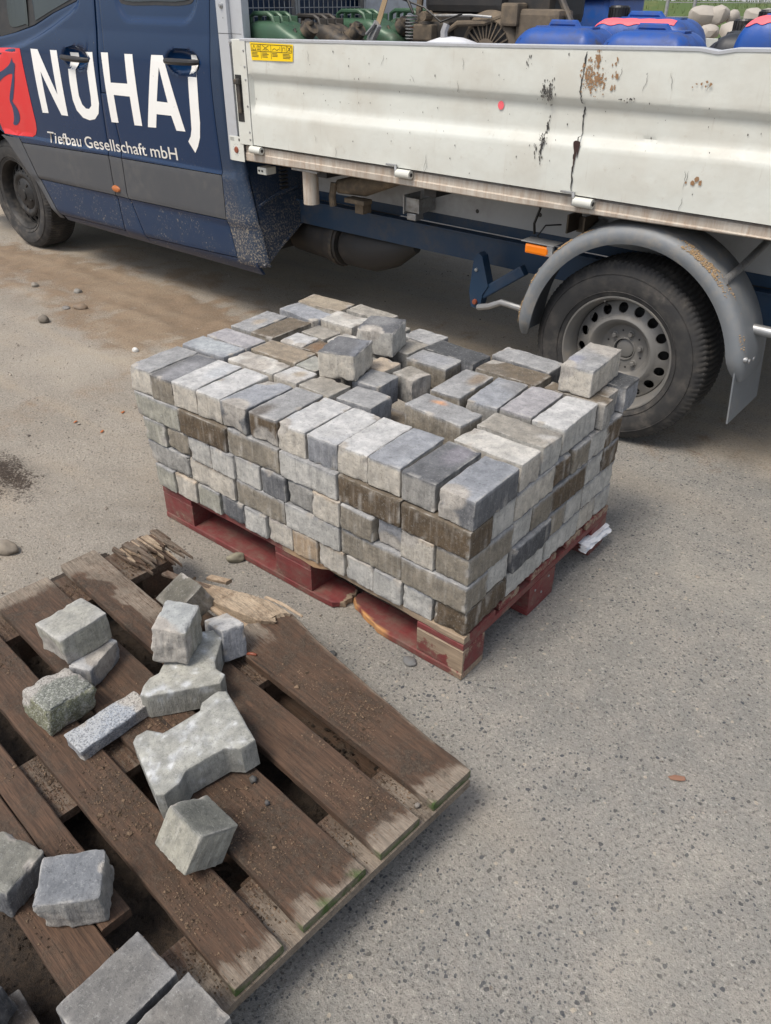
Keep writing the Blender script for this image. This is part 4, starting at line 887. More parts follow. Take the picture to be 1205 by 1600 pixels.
#TRUCK#
# ------------------------------------------------------------------ the dropside truck.
# own frame: x = -(distance ahead of the rear axle), y = distance beyond the outer face of the rear tyre, z = height
TO = Vector((-.3387, 1.4632, 0)); TA = -.0104
TMX = Matrix.Translation(TO) @ Matrix.Rotation(TA, 4, 'Z')
truck = empty('dropside_truck', TO, TA, 'dark blue crew cab truck with a dented white dropside bed behind the stack of pavers', 'truck')
LETTER_Z = 1.0
crease_s = [3.10, 3.153, 3.252, 3.424, 3.547, 3.661, 3.765, 3.9, 4.044, 4.4]; crease_z = [1.60, 1.424, 1.377, 1.317, 1.278, 1.247, 1.221, 1.198, 1.179, 1.15]
def body_y(s, z):
    s = np.asarray(s, float); z = np.asarray(z, float)
    y = -.04 + .14 * np.clip(z - 1.2, 0, None) ** 1.4
    y = y + .05 * np.clip(z - .72, 0, .5) * 0 - .010 * np.sin(np.clip((z - .72) / .6, 0, 1) * math.pi)      # gentle crown of the door skin
    y = y - .010 * sstep(.755, .735, z) * sstep(.50, .52, z)                              # plastic strip stands proud
    y = y + .9 * np.clip(.335 - z, 0, None) ** 1.15                                      # sill turns under
    # swoosh below the front window
    zc = np.interp(s, crease_s, crease_z); m = sstep(3.10, 3.16, s)
    y = y + .016 * sstep(.0, .030, z - zc) * m
    # pressed recess below the rear window
    dx = np.abs(s - 2.522) - .20; dz = np.abs(z - 1.68) - .20; rr = np.hypot(np.clip(dx, 0, None), np.clip(dz, 0, None)) + np.minimum(np.maximum(dx, dz), 0)
    y = y + .012 * sstep(.122, .095, rr)
    # handle cups
    for cs_, cz in ((3.240, 1.190), (2.334, 1.210)):
        q = ((s - cs_) / .128) ** 2 + ((z - cz) / .054) ** 2; y = y + .030 * np.sqrt(np.clip(1 - q, 0, 1))
    y = y + .0006 * np.sin(s * 9) * np.sin(z * 11)
    # rounded rear corner of the cab
    y = y + np.clip(2.03 - s, 0, None) ** 2 * 1.1 * 0
    return y
def pf(*pts):      # piecewise linear boundary s(z)
    zs = [p[1] for p in pts]; ss = [p[0] for p in pts]; o = np.argsort(zs); zs = np.array(zs)[o]; ss = np.array(ss)[o]
    return lambda z: np.interp(z, zs, ss)
def skin(name, parent, sl, sr, zb, zt, mat, step=.014, lip=.016, rowfrac=None, extra=0.0, sm=45):
    """body panel bounded by s = sl(z) (forward side), sr(z) (rear side), z = zb(s), zt(s)"""
    zb_ = zb if callable(zb) else (lambda s: zb + 0 * s); zt_ = zt if callable(zt) else (lambda s: zt + 0 * s)
    sm_ = .5 * (float(sl(.7)) + float(sr(.7))); H = float(zt_(np.array(sm_)) - zb_(np.array(sm_))); Wd = abs(float(sl((zb_(sm_) + zt_(sm_)) / 2)) - float(sr((zb_(sm_) + zt_(sm_)) / 2)))
    nz = max(4, int(H / step)); ns = max(4, int(Wd / step))
    t = np.linspace(0, 1, nz + 1); u = np.linspace(0, 1, ns + 1); T, U = np.meshgrid(t, u, indexing='ij')
    s = 0 * T + sm_
    for _ in range(6):
        z = zb_(s) + (zt_(s) - zb_(s)) * T; s = sl(z) + (sr(z) - sl(z)) * U
    y = body_y(s, z) + extra
    ed = (T == 0) | (T == 1) | (U == 0) | (U == 1)
    V = np.stack([-s, y + ed * .0022, z], -1).reshape(-1, 3); nx = ns + 1
    i = (np.arange(nz)[:, None] * nx + np.arange(ns)[None]).ravel(); F = np.stack([i, i + 1, i + 1 + nx, i + nx], 1).tolist()
    loop = list(range(nx)) + [k * nx + ns for k in range(1, nz + 1)] + [nz * nx + k for k in range(ns - 1, -1, -1)] + [k * nx for k in range(nz - 1, 0, -1)]
    b = len(V); V = np.vstack([V, V[loop] + np.array([0, lip, 0])]); n = len(loop)
    F += [(loop[k], b + k, b + (k + 1) % n, loop[(k + 1) % n]) for k in range(n)]
    me = pydata(name, V, F); o = link(name, me, mat, parent); me_auto(me, sm); return o
def drape(name, parent, poly, mat, off=.0015, step=.03, holes=(), bodyf=None, thick=0):
    """flat vinyl following the body skin; poly in (s, z)"""
    bm = bmesh.new(); es = []
    for pl in [poly] + list(holes):
        vs = [bm.verts.new((-p[0], 0, p[1])) for p in pl]
        es += [bm.edges.new((vs[i], vs[(i + 1) % len(vs)])) for i in range(len(vs))]
    bmesh.ops.triangle_fill(bm, edges=es, use_beauty=True, use_dissolve=False)
    xs = [v.co.x for v in bm.verts]; zs = [v.co.z for v in bm.verts]
    for a in np.arange(min(xs), max(xs), step): bmesh.ops.bisect_plane(bm, geom=bm.verts[:] + bm.edges[:] + bm.faces[:], plane_co=(float(a), 0, 0), plane_no=(1, 0, 0), dist=1e-5)
    for a in np.arange(min(zs), max(zs), step): bmesh.ops.bisect_plane(bm, geom=bm.verts[:] + bm.edges[:] + bm.faces[:], plane_co=(0, 0, float(a)), plane_no=(0, 0, 1), dist=1e-5)
    for v in bm.verts: v.co.y = float((bodyf or body_y)(-v.co.x, v.co.z)) - off
    for f in bm.faces:
        f.normal_update()
        if f.normal.y > 0: f.normal_flip()
    return link(name, bm_mesh(bm, name), mat, parent)
def smooth_poly(pts, n=6):
    """Catmull-Rom through the outline"""
    out = []; m = len(pts)
    for i in range(m):
        p0, p1, p2, p3 = [np.array(pts[(i + k) % m], float) for k in (-1, 0, 1, 2)]
        for j in range(n):
            t = j / n; out.append(tuple(.5 * ((2 * p1) + (-p0 + p2) * t + (2 * p0 - 5 * p1 + 4 * p2 - p3) * t * t + (-p0 + 3 * p1 - 3 * p2 + p3) * t ** 3)))
    return out

# --- cab shell behind the gaps
def shell(bm):
    box(bm, -3.82, -2.06, .012, 1.95, .42, 1.30); box(bm, -5.1, -3.82, .03, 1.93, .84, 1.15); box(bm, -5.1, -3.82, .5, 1.45, .40, .84)
    box(bm, -3.70, -2.12, .05, 1.92, .31, .42)
    box(bm, -3.9, -2.05, .16, 1.80, 2.25, 2.50, .06)
    box(bm, -2.20, -2.05, .10, 1.88, 1.28, 2.30); box(bm, -3.06, -2.92, .10, .18, 1.28, 2.30); box(bm, -4.02, -3.92, .12, .2, 1.28, 1.75)
mk('cab_shell', shell, 'underdark', truck)  # dark coat stands in for shade in the panel gaps and below the cab
def interior(bm):
    box(bm, -3.9, -3.3, .3, .85, 1.2, 1.75, .05); box(bm, -2.85, -2.35, .3, 1.6, 1.2, 1.75, .05)
mk('seat', interior, 'underdark', truck)
B1 = pf((3.010, 2.0), (3.014, 1.45), (3.024, 1.277), (3.048, 1.052), (3.079, .733), (3.080, .60), (3.056, .323), (3.05, .2))
B2hi = pf((2.978, 2.0), (2.975, 1.45), (2.969, 1.036), (2.955, .801), (2.961, .538), (2.856, .311), (2.85, .2))
RG = pf((2.115, 2.0), (2.12, 1.456), (2.132, 1.153), (2.121, .741), (2.121, .531), (2.073, .346), (2.07, .2))
FE = pf((4.15, 1.40), (4.135, 1.2), (4.125, 1.023), (4.095, .818), (4.013, .713), (3.897, .507), (3.751, .301), (3.74, .2))
AR = pf((4.271, .745), (4.179, .703), (4.049, .581), (3.9, .441), (3.806, .310), (3.78, .2))
g = .0035
stT = lambda s: np.interp(s, [2.1, 2.95, 3.08, 4.2], [.738, .725, .726, .698]); stB = lambda s: np.interp(s, [2.1, 2.95, 3.1, 3.95], [.527, .515, .517, .503])
dB = lambda s: np.interp(s, [2.05, 2.855, 3.056, 3.70], [.347, .319, .322, .309])
def sh(f, d): return lambda z: f(z) + d
def zsh(f, d): return lambda s: f(s) + d
# front door
fdoor = skin('door', truck, sh(FE, -g), sh(B1, g), zsh(stT, .002), lambda s: np.interp(s, [3.0, 3.09, 3.13, 3.197, 3.431, 3.633, 3.859, 4.0, 4.2], [1.95, 1.80, 1.56, 1.448, 1.391, 1.330, 1.288, 1.268, 1.25]), 'blue', .008)
fdoor['label'] = 'front door with the first two big letters'
skin('side_strip', fdoor, sh(FE, -g), sh(B1, g), zsh(stB, .002), zsh(stT, -.002), 'greyplastic')
skin('lower_door_skin', fdoor, sh(FE, -g), sh(B1, g), zsh(dB, .002), zsh(stB, -.002), 'blue')
# pillar between the doors
pil = skin('pillar', truck, sh(B1, -g), sh(B2hi, g), lambda s: 1.040 + 0 * s, 2.0, 'blue', extra=.004)
skin('pillar_panel', pil, sh(B1, -g), sh(B2hi, g), zsh(stT, .002), lambda s: 1.036 + 0 * s, 'blue')
skin('pillar_trim', pil, sh(B1, -g), sh(B2hi, g), zsh(stB, .002), zsh(stT, -.002), 'greyplastic')
skin('lower_pillar_skin', pil, sh(B1, -g), sh(B2hi, g), .292, zsh(stB, -.002), 'blue')
# rear door
rdoor = skin('door', truck, sh(B2hi, -g), sh(RG, g), zsh(stT, .002), 1.97, 'blue', .008)
rdoor['label'] = 'rear door with the last letters'
skin('side_strip', rdoor, sh(B2hi, -g), sh(RG, g), zsh(stB, .002), zsh(stT, -.002), 'greyplastic')
skin('lower_door_skin', rdoor, sh(B2hi, -g), sh(RG, g), zsh(dB, .002), zsh(stB, -.002), 'blue')
skin('sill', truck, lambda z: 3.735 + 0 * z, lambda z: 1.93 + 0 * z, .275, lambda s: dB(s) - .003, 'blue', extra=.003)
# rear corner, wraps round to the back wall
def corner():
    zs = np.linspace(.318, 2.0, 90); V = []
    prof = lambda z: pf((2.055, 2.0), (2.06, 1.456), (2.045, 1.0), (2.035, .80), (1.975, .584), (1.918, .322))(z)
    nxx = 16
    for z in zs:
        s0 = RG(z) - g; s1 = float(prof(z)) + .0
        ss = np.linspace(s0, s1, nxx); y = body_y(ss, z)
        bulge = -.006 * math.sin(math.pi * np.clip((z - .3) / .45, 0, 1))
        for k, (a, b) in enumerate(zip(ss, y)):
            u = k / (nxx - 1); V.append((-a, b + bulge * u + .020 * max(0, (u - .72) / .28) ** 2, z))
        base = V[-1]; r0 = .028
        for t in (.3, .7, 1.0): V.append((base[0] + r0 * math.sin(t * math.pi / 2), base[1] + .010 + r0 * (1 - math.cos(t * math.pi / 2)), z))
    m = nxx + 3; F = [(i * m + k, i * m + k + 1, (i + 1) * m + k + 1, (i + 1) * m + k) for i in range(len(zs) - 1) for k in range(m - 1)]
    me = pydata('rear_corner', V, F); o = link('rear_corner', me, 'mudblue', truck); me_auto(me, 50)
corner()
def backwall(bm):
    # wall with a sloping lower edge, a pressed rib and the kick panel that runs back to the frame
    P = []
    for z, y0 in ((.322, -.005), (2.0, .02)): pass
    pts = [(-1.895, .0, .322), (-1.93, .29, .492), (-1.93, 1.9, .492), (-2.03, 1.9, 2.0), (-2.03, .03, 2.0), (-2.01, .02, .80), (-1.95, .015, .58)]
    vs = [bm.verts.new(p) for p in pts]; bm.faces.new(vs)
    vb = [bm.verts.new((p[0] - .12, p[1], p[2] + .02)) for p in pts]; bm.faces.new(vb[::-1])
    for i in range(len(vs)): bm.faces.new((vs[i], vb[i], vb[(i + 1) % len(vs)], vs[(i + 1) % len(vs)]))
mk('back_wall', backwall, 'mudblue', truck)
mk('seam_bead', lambda bm: tube(bm, [(-1.905, -.012, .325), (-1.915, .1, .385), (-1.93, .29, .485)], .009, 6), 'mudblue', truck, True)
mk('pressed_rib', lambda bm: tube(bm, [(-1.955, .03, .60), (-1.955, .14, .635), (-1.955, .30, .655)], .010, 6), 'mudblue', truck, True)
def vent(bm):
    for k in range(7): box(bm, -1.945, -1.93, .165, .215, .665 + k * .018, .675 + k * .018, .002)
mk('air_vent', vent, 'underdark', truck)
# front wing and arch trim
fen = skin('front_wing', truck, lambda z: 5.15 + 0 * z, sh(FE, g), lambda s: np.where(np.abs(s - 4.3256) < .415, .345 + np.sqrt(np.clip(.415 ** 2 - (s - 4.3256) ** 2, .0, None)), .40) * 0 + np.interp(s, [4.0, 4.18, 4.2714, 4.3256, 4.5, 4.62, 4.72, 5.15], [.72, .735, .755, .762, .722, .66, .42, .40]), lambda s: np.interp(s, [4.1, 4.15, 5.15], [1.28, 1.25, 1.02]), 'blue', .02)
def archtrim(bm): pass
V = []; 
zz = np.linspace(.285, .728, 26)
for z in zz:
    a = float(AR(z)); b = float(FE(z)) + g
    for u in np.linspace(0, 1, 5):
        s_ = a + (b - a) * u; V.append((-s_, float(body_y(s_, z)) - .004 + .006 * (u == 1), z))
    V.append((-a, float(body_y(a, z)) + .06, z))
V2 = []; 
for i in range(len(zz)): row = V[i * 6:(i + 1) * 6]; V2 += [row[5]] + row[:5]
me = pydata('wheel_arch_trim', V2, [(i * 6 + k, i * 6 + k + 1, (i + 1) * 6 + k + 1, (i + 1) * 6 + k) for i in range(len(zz) - 1) for k in range(5)])
o = link('wheel_arch_trim', me, 'greyplastic', truck); me_auto(me, 50)
def archliner(bm):
    n = 22; rows = []
    for k in range(n + 1):
        t = math.pi * (-.08 + 1.16 * k / n); x = -4.3256 + .43 * math.cos(t); z = .345 + .42 * math.sin(t); rows.append([bm.verts.new((x, yy, z)) for yy in (-.01, .45)])
    for a, b in zip(rows, rows[1:]): bm.faces.new((a[0], a[1], b[1], b[0]))
mk('wheel_arch_liner', archliner, 'blackplastic', truck)
def nose(bm):
    box(bm, -5.45, -4.82, .02, 1.9, .35, .95, .08); 
    vs = [bm.verts.new(p) for p in ((-5.40, .1, .94), (-5.40, 1.82, .94), (-4.35, 1.85, 1.30), (-4.35, .08, 1.30), (-5.35, .1, .6), (-5.35, 1.82, .6), (-4.35, 1.85, .8), (-4.35, .08, .8))]
    for q in ((0, 1, 2, 3), (0, 3, 7, 4), (1, 5, 6, 2), (0, 4, 5, 1)): bm.faces.new([vs[i] for i in q])
mk('nose', nose, 'blue', truck)
# windows
def flatpoly(name, parent, poly, mat, y, thick=.006):
    def f(bm):
        a = [bm.verts.new((-p[0], (y(p[0], p[1]) if callable(y) else y), p[1])) for p in poly]; b = [bm.verts.new((v.co.x, v.co.y + thick, v.co.z)) for v in a]
        fa = bm.faces.new(a); fb = bm.faces.new(b[::-1])
        for i in range(len(a)): bm.faces.new((a[i], b[i], b[(i + 1) % len(a)], a[(i + 1) % len(a)]))
        bmesh.ops.triangulate(bm, faces=[fa, fb])
    return mk(name, f, mat, parent)
by = lambda s, z: float(body_y(s, z))
wy = lambda s, z: -.04 + .14 * max(0, z - 1.2) ** 1.4 + .014
fw = flatpoly('window', fdoor, [(3.16, 1.49), (3.197, 1.446), (3.431, 1.391), (3.633, 1.332), (3.859, 1.290), (4.02, 1.266), (4.10, 1.30), (4.05, 1.6), (3.75, 1.97), (3.14, 1.97)], 'blackplastic', wy, .012)
wy2 = lambda s, z: wy(s, z) - .003
flatpoly('pane', fw, [(3.20, 1.50), (3.242, 1.452), (3.440, 1.40), (3.610, 1.352), (3.632, 1.50), (3.64, 1.93), (3.19, 1.93)], 'glass', wy2, .003)
flatpoly('pane', fw, smooth_poly([(3.690, 1.345), (3.72, 1.334), (3.857, 1.316), (3.898, 1.345), (3.886, 1.48), (3.80, 1.75), (3.70, 1.80), (3.685, 1.6)], 3), 'glass', wy2, .003)
rw = flatpoly('window', rdoor, smooth_poly([(2.30, 1.437), (2.522, 1.434), (2.765, 1.434), (2.822, 1.48), (2.83, 1.7), (2.822, 1.88), (2.76, 1.925), (2.30, 1.925), (2.235, 1.88), (2.228, 1.7), (2.235, 1.48)], 3), 'blackplastic', lambda s, z: wy(s, z) - .004, .012)
flatpoly('pane', rw, smooth_poly([(2.31, 1.452), (2.522, 1.449), (2.755, 1.449), (2.805, 1.49), (2.812, 1.7), (2.80, 1.87), (2.75, 1.908), (2.31, 1.908), (2.255, 1.87), (2.248, 1.7), (2.255, 1.49)], 3), 'glass', lambda s, z: wy(s, z) - .007, .003)
# handles
def handle(bm, s0, s1, z0, z1):
    n = 18; pts = []; rad = []
    for k in range(n + 1):
        u = k / n; s = s0 + (s1 - s0) * u; z = z0 + (z1 - z0) * u
        pts.append((-s, -.062 - .012 * math.sin(u * math.pi) + .020 * (max(0, .10 - u) / .1 + max(0, u - .9) / .1), z)); rad.append(.0105 + .004 * math.sin(u * math.pi) ** .5 if 0 < u < 1 else .009)
    tube(bm, pts, rad, 10)
h1 = mk('handle', lambda bm: handle(bm, 3.362, 3.118, 1.191, 1.184), 'blackplastic', fdoor, True)
mk('lock_cylinder', lambda bm: lathe(bm, [(0, -.078), (.008, -.078), (.008, -.06)], 12, 'Y', (-3.185, 0, 1.189)), 'galv', h1, True)
mk('handle', lambda bm: handle(bm, 2.455, 2.210, 1.211, 1.213), 'blackplastic', rdoor, True)
def lens(bm):
    lathe(bm, [(0, -.012), (.5, -.011), (.85, -.008), (1, 0)], 24, 'Y')
    bmesh.ops.scale(bm, vec=(.038, 1, .018), verts=bm.verts); bmesh.ops.rotate(bm, cent=(0, 0, 0), matrix=Matrix.Rotation(.06, 3, 'Y'), verts=bm.verts); bmesh.ops.translate(bm, vec=(-3.052, -.051, .556), verts=bm.verts)
mk('side_marker_lens', lens, 'dullorange', truck, True)

# --- lettering and logo
NUHAJ = {'N': [(3.678, 1.217), (3.604, 1.217), (3.478, 1.000), (3.475, 1.218), (3.407, 1.219), (3.414, .898), (3.481, .897), (3.611, 1.109), (3.617, .897), (3.683, .894)],
 'U': [(3.312, 1.213), (3.240, 1.213), (3.256, 1.099), (3.262, 1.01), (3.245, .968), (3.215, .950), (3.185, .950), (3.156, .968), (3.147, 1.01), (3.142, 1.10), (3.136, 1.221), (3.068, 1.223), (3.074, 1.05), (3.078, .985), (3.100, .934), (3.145, .903), (3.20, .893), (3.262, .901), (3.312, .934), (3.332, .985), (3.330, 1.072)],
 'H': [(2.990, 1.225), (2.928, 1.226), (2.937, 1.091), (2.791, 1.094), (2.785, 1.226), (2.718, 1.227), (2.718, .905), (2.785, .903), (2.786, 1.036), (2.926, 1.035), (2.926, .903), (2.991, .901)],
 'A': [(2.564, 1.230), (2.474, 1.232), (2.363, .910), (2.434, .908), (2.460, .973), (2.579, .971), (2.600, .907), (2.670, .904)],
 'J': [(2.285, 1.240), (2.229, 1.242), (2.236, 1.09), (2.240, .937), (2.262, .873), (2.310, .818), (2.352, .866), (2.318, .902), (2.306, .954), (2.303, 1.053)]}
NUHAJ['J'] = [(2.290, 1.240), (2.226, 1.242), (2.232, 1.09), (2.240, .960), (2.256, .892), (2.281, .850), (2.310, .818), (2.352, .866), (2.326, .893), (2.312, .925), (2.305, .985), (2.300, 1.07)]
for ch, pl in NUHAJ.items():
    par = fdoor if ch in 'NU' else rdoor
    drape('letter', par, pl, 'white', holes=[[(2.513, 1.180), (2.474, 1.030), (2.562, 1.030)]] if ch == 'A' else ())
def subtitle():
    def outline(body):
        cu = bpy.data.curves.new('txt', 'FONT'); cu.body = body; cu.size = 1; cu.offset = .006; cu.resolution_u = 3
        ob = bpy.data.objects.new('txt', cu); S.collection.objects.link(ob)
        dg = bpy.context.evaluated_depsgraph_get(); me = bpy.data.meshes.new_from_object(ob.evaluated_get(dg)); bpy.data.objects.remove(ob); return me
    gap = .30; meshes = [outline(w) for w in ('Tiefbau', 'Gesellschaft', 'mbH')]
    ext = [(min(v.co.x for v in m.vertices), max(v.co.x for v in m.vertices)) for m in meshes]; tot = sum(b - a for a, b in ext) + 2 * gap; pen = 0
    for m, (a, b) in zip(meshes, ext):
        for v in m.vertices:
            u = (v.co.x - a + pen) / tot; s = 3.686 + (2.459 - 3.686) * u; z = .737 + .031 * u + v.co.y / .72 * .0605
            v.co = (-s, float(body_y(s, z)) - .0018, z)
        pen += b - a + gap; m.name = 'word_lettering'; link('word_lettering', m, 'offwhite', truck)
subtitle()
red = [(4.029, 1.209), (3.90, 1.2135), (3.794, 1.215), (3.788, 1.02), (3.790, .835), (3.800, .795), (3.825, .765), (3.866, .748), (4.03, .742), (4.19, .739), (4.222, .758), (4.235, .80), (4.236, .95), (4.232, 1.19), (4.20, 1.203)]
lg_ = drape('logo_square', truck, red, 'logored', .0016)
drape('logo_figure', truck, smooth_poly([(4.20, 1.06), (4.109, 1.074), (4.018, 1.099), (3.945, 1.128), (3.906, 1.158), (3.902, 1.166), (3.895, 1.141), (3.878, 1.132), (3.905, 1.083), (3.928, 1.035), (3.985, .95), (4.003, .932), (3.966, .895), (3.958, .858), (3.975, .828), (4.015, .803), (4.052, .798), (4.062, .806), (4.043, .826), (4.026, .864), (4.024, .90), (4.034, .93), (4.016, .966), (3.962, 1.035), (3.934, 1.078), (3.985, 1.074), (4.06, 1.050), (4.125, 1.020), (4.20, 1.00)], 4), 'logoblue', .003)

# --- wheels
def wheel(x, y0, front, steer=0.0):
    par = truck
    w = bpy.data.objects.new('wheel', None); S.collection.objects.link(w); w.parent = par; w.location = (x, y0, .345); w.empty_display_size = .1
    w.rotation_euler = (0, R_(11 if front else 4), steer)
    n = 520; rings = []
    prof = [(.212, .020), (.222, .010), (.232, .006), (.250, .0), (.275, -.004), (.300, -.002), (.318, .006), (.329, .013), (.338, .022), (.3435, .034), (.345, .050), (.3455, .085), (.346, .112), (.3455, .14), (.345, .174), (.3435, .19), (.338, .203), (.318, .219), (.275, .228), (.232, .218), (.212, .20)]
    bm = bmesh.new()
    for i, (r, d) in enumerate(prof):
        ring = []
        for k in range(n):
            t = 2 * math.pi * k / n; rr = r; dd = d
            if 7 <= i <= 17:
                sh_ = 0 if i < 10 else (2 if i < 13 else 4); ph = (k + sh_ + (i % 2)) % 5
                if i <= 9 or i >= 15:
                    if ph < 2: rr -= .0050 if i in (9, 10, 15, 16) else .0022; dd += .0015 if i < 10 else -.0015
                elif ph < 1.5: rr -= .005
                if i in (10, 14): rr -= .003
            rr += .0006 * math.sin(t * 3)
            ring.append(bm.verts.new((rr * math.cos(t), dd, rr * math.sin(t))))
        rings.append(ring)
    for a, b in zip(rings, rings[1:]):
        for k in range(n): bm.faces.new((a[k], a[(k + 1) % n], b[(k + 1) % n], b[k]))
    # raised rings on the sidewall
    bmesh.ops.recalc_face_normals(bm, faces=bm.faces)
    ty = link('tyre', bm_mesh(bm, 'tyre'), 'rubber', w); me_auto(ty.data, 28)
    def rings_(bm):
        for rr in (.239, .302): lathe(bm, [(rr - .0015, .004 if rr < .3 else -.001), (rr, -.0005 if rr < .3 else -.0045), (rr + .0015, .004 if rr < .3 else 0.0)], 96)
    mk('sidewall_ring', rings_, 'rubber', ty, True)
    bulge = .0
    rm = 'blackrim' if front else 'steelrim'
    cx = .0 if not front else -.0
    def rim(bm):
        lathe(bm, [(.2165, .026), (.2207, .018), (.2215, .012), (.2190, .008), (.2140, .009), (.2095, .016), (.2050, .026), (.2010, .034), (.1975, .050), (.1950, .075), (.1930, .086), (.1915, .082), (.1900, .078)], 96)
        # ring with sixteen round holes
        H = 16; ri, ro = .1410, .1900; yi, yo = .056, .078
        if front: yi, yo = .050, .074
        for s in range(H):
            a0 = 2 * math.pi * s / H; a1 = a0 + 2 * math.pi / H; ac = (a0 + a1) / 2; rc = (ri + ro) / 2; hr = .0186
            outer = []
            k = 6
            for j in range(k): outer.append((ro, a0 + (a1 - a0) * j / k))
            for j in range(k): outer.append((ro + (ri - ro) * j / k, a1))
            for j in range(k): outer.append((ri, a1 + (a0 - a1) * j / k))
            for j in range(k): outer.append((ri + (ro - ri) * j / k, a0))
            vo, vi, vd = [], [], []
            for (r, a) in outer:
                px, pz = r * math.cos(a), r * math.sin(a); y = yi + (yo - yi) * ((r - ri) / (ro - ri)); vo.append(bm.verts.new((px, y, pz)))
                dx, dz = px - rc * math.cos(ac), pz - rc * math.sin(ac); L = math.hypot(dx, dz); qx, qz = rc * math.cos(ac) + dx / L * hr, rc * math.sin(ac) + dz / L * hr
                rr = math.hypot(qx, qz); y = yi + (yo - yi) * ((rr - ri) / (ro - ri)) + .0015; vi.append(bm.verts.new((qx, y, qz))); vd.append(bm.verts.new((qx, y + .007, qz)))
            m = len(vo)
            for j in range(m):
                bm.faces.new((vo[j], vo[(j + 1) % m], vi[(j + 1) % m], vi[j])); bm.faces.new((vi[j], vi[(j + 1) % m], vd[(j + 1) % m], vd[j]))
        if front: lathe(bm, [(.1410, .050), (.1300, .044), (.112, .047), (.104, .054), (.098, .056), (.090, .050), (.07, .042), (.045, .038), (.036, .036), (.033, .028), (.0, .026)], 64)
        else: lathe(bm, [(.1410, .056), (.1340, .0500), (.1260, .047), (.1180, .051), (.1080, .066), (.0990, .084), (.0920, .093), (.0800, .095), (.0460, .094), (.0430, .090), (.0400, .090), (.0385, .112), (.0, .112)], 64)
        bmesh.ops.remove_doubles(bm, verts=bm.verts, dist=.0004)
    rmo = mk('rim', rim, rm, w); me_auto(rmo.data, 40)
    if not front:
        for k in range(6):
            t = 2 * math.pi * k / 6 + .3
            def bolt(bm, t=t):
                lathe(bm, [(0, .078), (.0075, .078), (.0095, .081), (.0095, .096)], 6, 'Y', (.065 * math.cos(t), 0, .065 * math.sin(t))); lathe(bm, [(.0098, .0905), (.0135, .0915), (.0135, .0955)], 14, 'Y', (.065 * math.cos(t), 0, .065 * math.sin(t)))
            mk('wheel_bolt', bolt, rm, rmo)
            def dimple(bm, t=t + .52): lathe(bm, [(0, .0938), (.004, .0938)], 8, 'Y', (.072 * math.cos(t), 0, .072 * math.sin(t)))
            mk('small_hole', dimple, 'blackplastic', rmo)
        mk('hub', lambda bm: lathe(bm, [(.037, .110), (.034, .100), (.026, .097), (0, .097)], 24), 'steelrim', w, True)
    else:
        for k in range(5):
            t = 2 * math.pi * k / 5 + .2
            def slot(bm, t=t): box(bm, .064, .086, .0385, .046, -.006, .006, .002, Matrix.Rotation(t, 4, 'Y'))
            mk('slot', slot, 'blackplastic', rmo)
    mk('brake_drum', lambda bm: lathe(bm, [(0, .12), (.16, .12), (.17, .13), (.19, .19), (.205, .20)], 48), 'underdark', w, True)
    def valve(bm): tube(bm, [(-.075, .022, .172), (-.079, .008, .182), (-.081, .0, .190)], .004, 8)
    if not front: mk('valve_stem', valve, 'blackplastic', w, True)
wheel(0.0, 0.0, False); wheel(-4.3256, .012, True, .0)
# right hand side wheels, dimly visible beneath
def farwheel(x):
    w = mk('wheel', lambda bm: lathe(bm, [(.0, 1.66), (.3, 1.66), (.345, 1.70), (.345, 1.87), (.3, 1.89), (0, 1.89)], 48, 'Y', (x, 0, .345)), 'rubber', truck)
    w['label'] = 'wheel on the far side'
farwheel(0); farwheel(-4.3256)

# --- mudguard over the rear wheel
def guard():
    cx, cz = .045, .372; n = 60; rows = []
    sec = [(-.062, -.045), (-.070, -.030), (-.072, -.012), (-.066, .004), (-.050, .0135), (-.02, .0165), (.05, .0175), (.13, .0175), (.142, .010), (.138, .004), (.05, .011), (-.02, .010), (-.048, .006), (-.058, -.004), (-.063, -.016), (-.060, -.028), (-.055, -.044)]
    V = []
    for k in range(n + 1):
        t = math.pi * (1.015 - 1.005 * k / n)
        ux, uz = math.cos(t), math.sin(t); rx = .428 if ux > 0 else .425; rz = .432
        shr = 1 - .55 * max(0, (k - n * .93) / (n * .07)) ** 2 - .5 * max(0, (n * .06 - k) / (n * .06)) ** 2
        for y, d in sec: V.append((cx + (rx + d * shr) * ux, y * (1 if y > .1 else shr), cz + (rz + d * shr) * uz + (.012 if uz > 0 else 0) * uz))
    m = len(sec); F = [(i * m + k, i * m + (k + 1) % m, (i + 1) * m + (k + 1) % m, (i + 1) * m + k) for i in range(n) for k in range(m)]
    F += [tuple(range(m))[::-1], tuple(range(n * m, n * m + m))]
    me = pydata('mudguard', V, F); bm = bmesh.new(); bm.from_mesh(me); bmesh.ops.triangulate(bm, faces=[f for f in bm.faces if len(f.verts) > 4]); bmesh.ops.recalc_face_normals(bm, faces=bm.faces); bm.to_mesh(me); bm.free()
    o = link('mudguard', me, 'fender', truck); me_auto(me, 40); return o
gd = guard()
